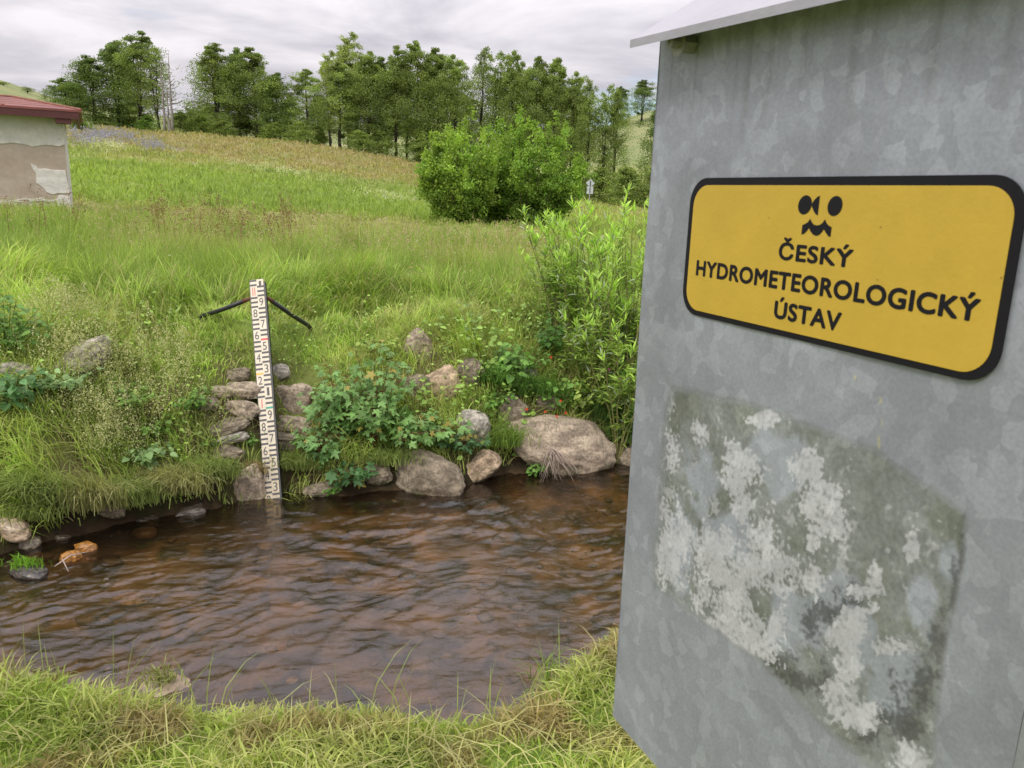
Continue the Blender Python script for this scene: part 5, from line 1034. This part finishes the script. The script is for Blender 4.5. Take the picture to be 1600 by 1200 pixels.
# seed heads: airy panicles over the grass and dry brown dock stalks
def panicles(name, n, xf, yf_, hh, c_, lab, wid=.0022, seedc=None, dens=26, hs=.12, sz=.007):
    x, y = xf, yf_; k = height(x, y) > .34; x, y = x[k], y[k]; n = len(x); mb = MB(); z = height(x, y); a = rng.uniform(0, 6.28, n); h = hh * rng.uniform(.75, 1.15, n); be = rng.uniform(.1, .6, n); ld = np.stack([np.cos(a), np.sin(a)], 1)
    blades(mb, x, y, z, h, wid * (y / 7.), ld, be, np.tile(c_, (n, 1)) * rng.uniform(.8, 1.2, (n, 1)))
    tx = x + ld[:, 0] * be * .62 * h; ty = y + ld[:, 1] * be * .62 * h; tz = z + h * (1 - np.clip(be * .48, 0, .95))
    P = np.repeat(np.stack([tx, ty, tz], 1), dens, 0); m_ = len(P); q = rng.uniform(0, 1, m_); P[:, 2] -= q * hs * 1.2 - .02; P[:, :2] += rng.normal(0, 1, (m_, 2)) * (hs * .22 * (.2 + q))[:, None]
    D = rng.normal(size=(m_, 3)); D[:, 2] += .5; mb.stamp(RHO[0], RHO[1], P, frames(D, None, sz * rng.uniform(.7, 1.4, m_) * np.repeat(y / 7., dens)), np.tile(seedc, (m_, 1)) * rng.uniform(.75, 1.25, (m_, 1)))
    tag(mb.build(name, M_grass), lab, 'grass', kind='stuff')
def pts_px(L):
    X_, Y_ = [], []
    for (px, sd_, Y0, sY, n) in L:
        yy_ = rng.normal(Y0, sY, n); pxs = rng.normal(px, sd_, n); X_.append((pxs - 805) / 1284 * yy_); Y_.append(yy_)
    return np.concatenate(X_), np.concatenate(Y_)
px_, py_ = pts_px([(100, 45, 5.85, .18, 150), (150, 35, 5.95, .16, 130), (60, 25, 6.4, .2, 60), (250, 40, 6.35, .15, 80)])
panicles('flowering_grass', 0, px_, py_, .42, (.30, .32, .12), 'airy pale flowering grass on the left bank', seedc=(.52, .52, .27), dens=46, hs=.17, sz=.0125)
px_, py_ = pts_px([(700, 120, 11.5, 1.6, 260), (400, 160, 12.5, 1.8, 220), (800, 40, 14, 1.2, 120), (150, 100, 10.5, 1.6, 90), (600, 200, 9.5, 1.0, 110)])
panicles('seeding_grass', 0, px_, py_, .72, (.38, .35, .16), 'pale seed heads above the meadow grass', seedc=(.46, .37, .22), dens=14, hs=.11, sz=.010)
px_, py_ = pts_px([(345, 60, 12.5, 1.0, 46), (255, 25, 12.5, .8, 16), (430, 25, 12.8, .8, 16), (60, 30, 11.5, .6, 10)])
panicles('dry_dock_stalks', 0, px_, py_, .95, (.24, .15, .09), 'dry brown dock stalks standing in the tall grass', wid=.005, seedc=(.22, .12, .075), dens=36, hs=.26, sz=.011)
# meadow flowers: white umbels and blue lupins, tiny at this distance
def specks(name, n, L, hh, c_, lab, sz):
    x, y = pts_px(L); z = height(x, y); m_ = 9; P = np.repeat(np.stack([x, y, z + hh], 1), m_, 0); P += rng.normal(0, 1, P.shape) * sz * 1.6 * np.repeat(y, m_)[:, None]; D = rng.normal(size=P.shape); mb = MB()
    mb.stamp(RHO[0], RHO[1], P, frames(D, None, sz * np.repeat(y, m_)), np.tile(c_, (len(P), 1)) * rng.uniform(.8, 1.2, (len(P), 1))); tag(mb.build(name, M_grass), lab, 'flowers', kind='stuff')
specks('lupin_patch', 0, [(150, 30, 64, 3, 150), (235, 12, 60, 2, 60), (190, 30, 68, 3, 90), (130, 15, 56, 2, 60)], .5, (.30, .29, .42), 'bluish lupins in the upper left meadow', .0016)
specks('white_umbels', 0, [(170, 20, 55, 2, 60), (430, 45, 52, 2.5, 70), (590, 30, 42, 2, 50), (380, 200, 12, 1.5, 40), (600, 120, 13, 1.5, 40)], .45, (.70, .72, .52), 'white umbel flowers in the meadow', .0011)
# bed pebbles under the water
n = 900; x = rng.uniform(-4.5, 3, n); y = rng.uniform(2.2, 8, n); k = ((y - yfar(x)) * .88 < -.02) & ((ynear(x) + .55 - y) < -.02); x, y = x[k], y[k]; n = len(x)
import bmesh as _b
bm = _b.new(); _b.ops.create_icosphere(bm, subdivisions=2, radius=1.); TV = np.array([tuple(v_.co) for v_ in bm.verts]); TF = [tuple(v_.index for v_ in f.verts) for f in bm.faces]; bm.free()
TV = TV * (1 + .12 * rng.normal(size=(len(TV), 1))); S_ = rng.uniform(.3, 1, n) ** 3.5 * .085 + .008; D = rng.normal(size=(n, 3)) * (1, 1, .1)
Mx = frames(D, np.tile([0, 0, 1.], (n, 1)), S_) * np.array([1.2, .9, .5])[None, None, :]; cc = mixc((.13, .09, .055), (.30, .20, .115), rng.uniform(0, 1, n) ** 1.5)
gb = MB(); gb.stamp(TV, TF, np.stack([x, y, np.minimum(height(x, y) - S_ * .05, -.035 - S_ * .3)], 1), Mx, cc); tag(gb.build('bed_pebbles', M_wetrock, smooth=True), 'brown pebbles and cobbles on the stream bed', 'pebbles', kind='stuff')
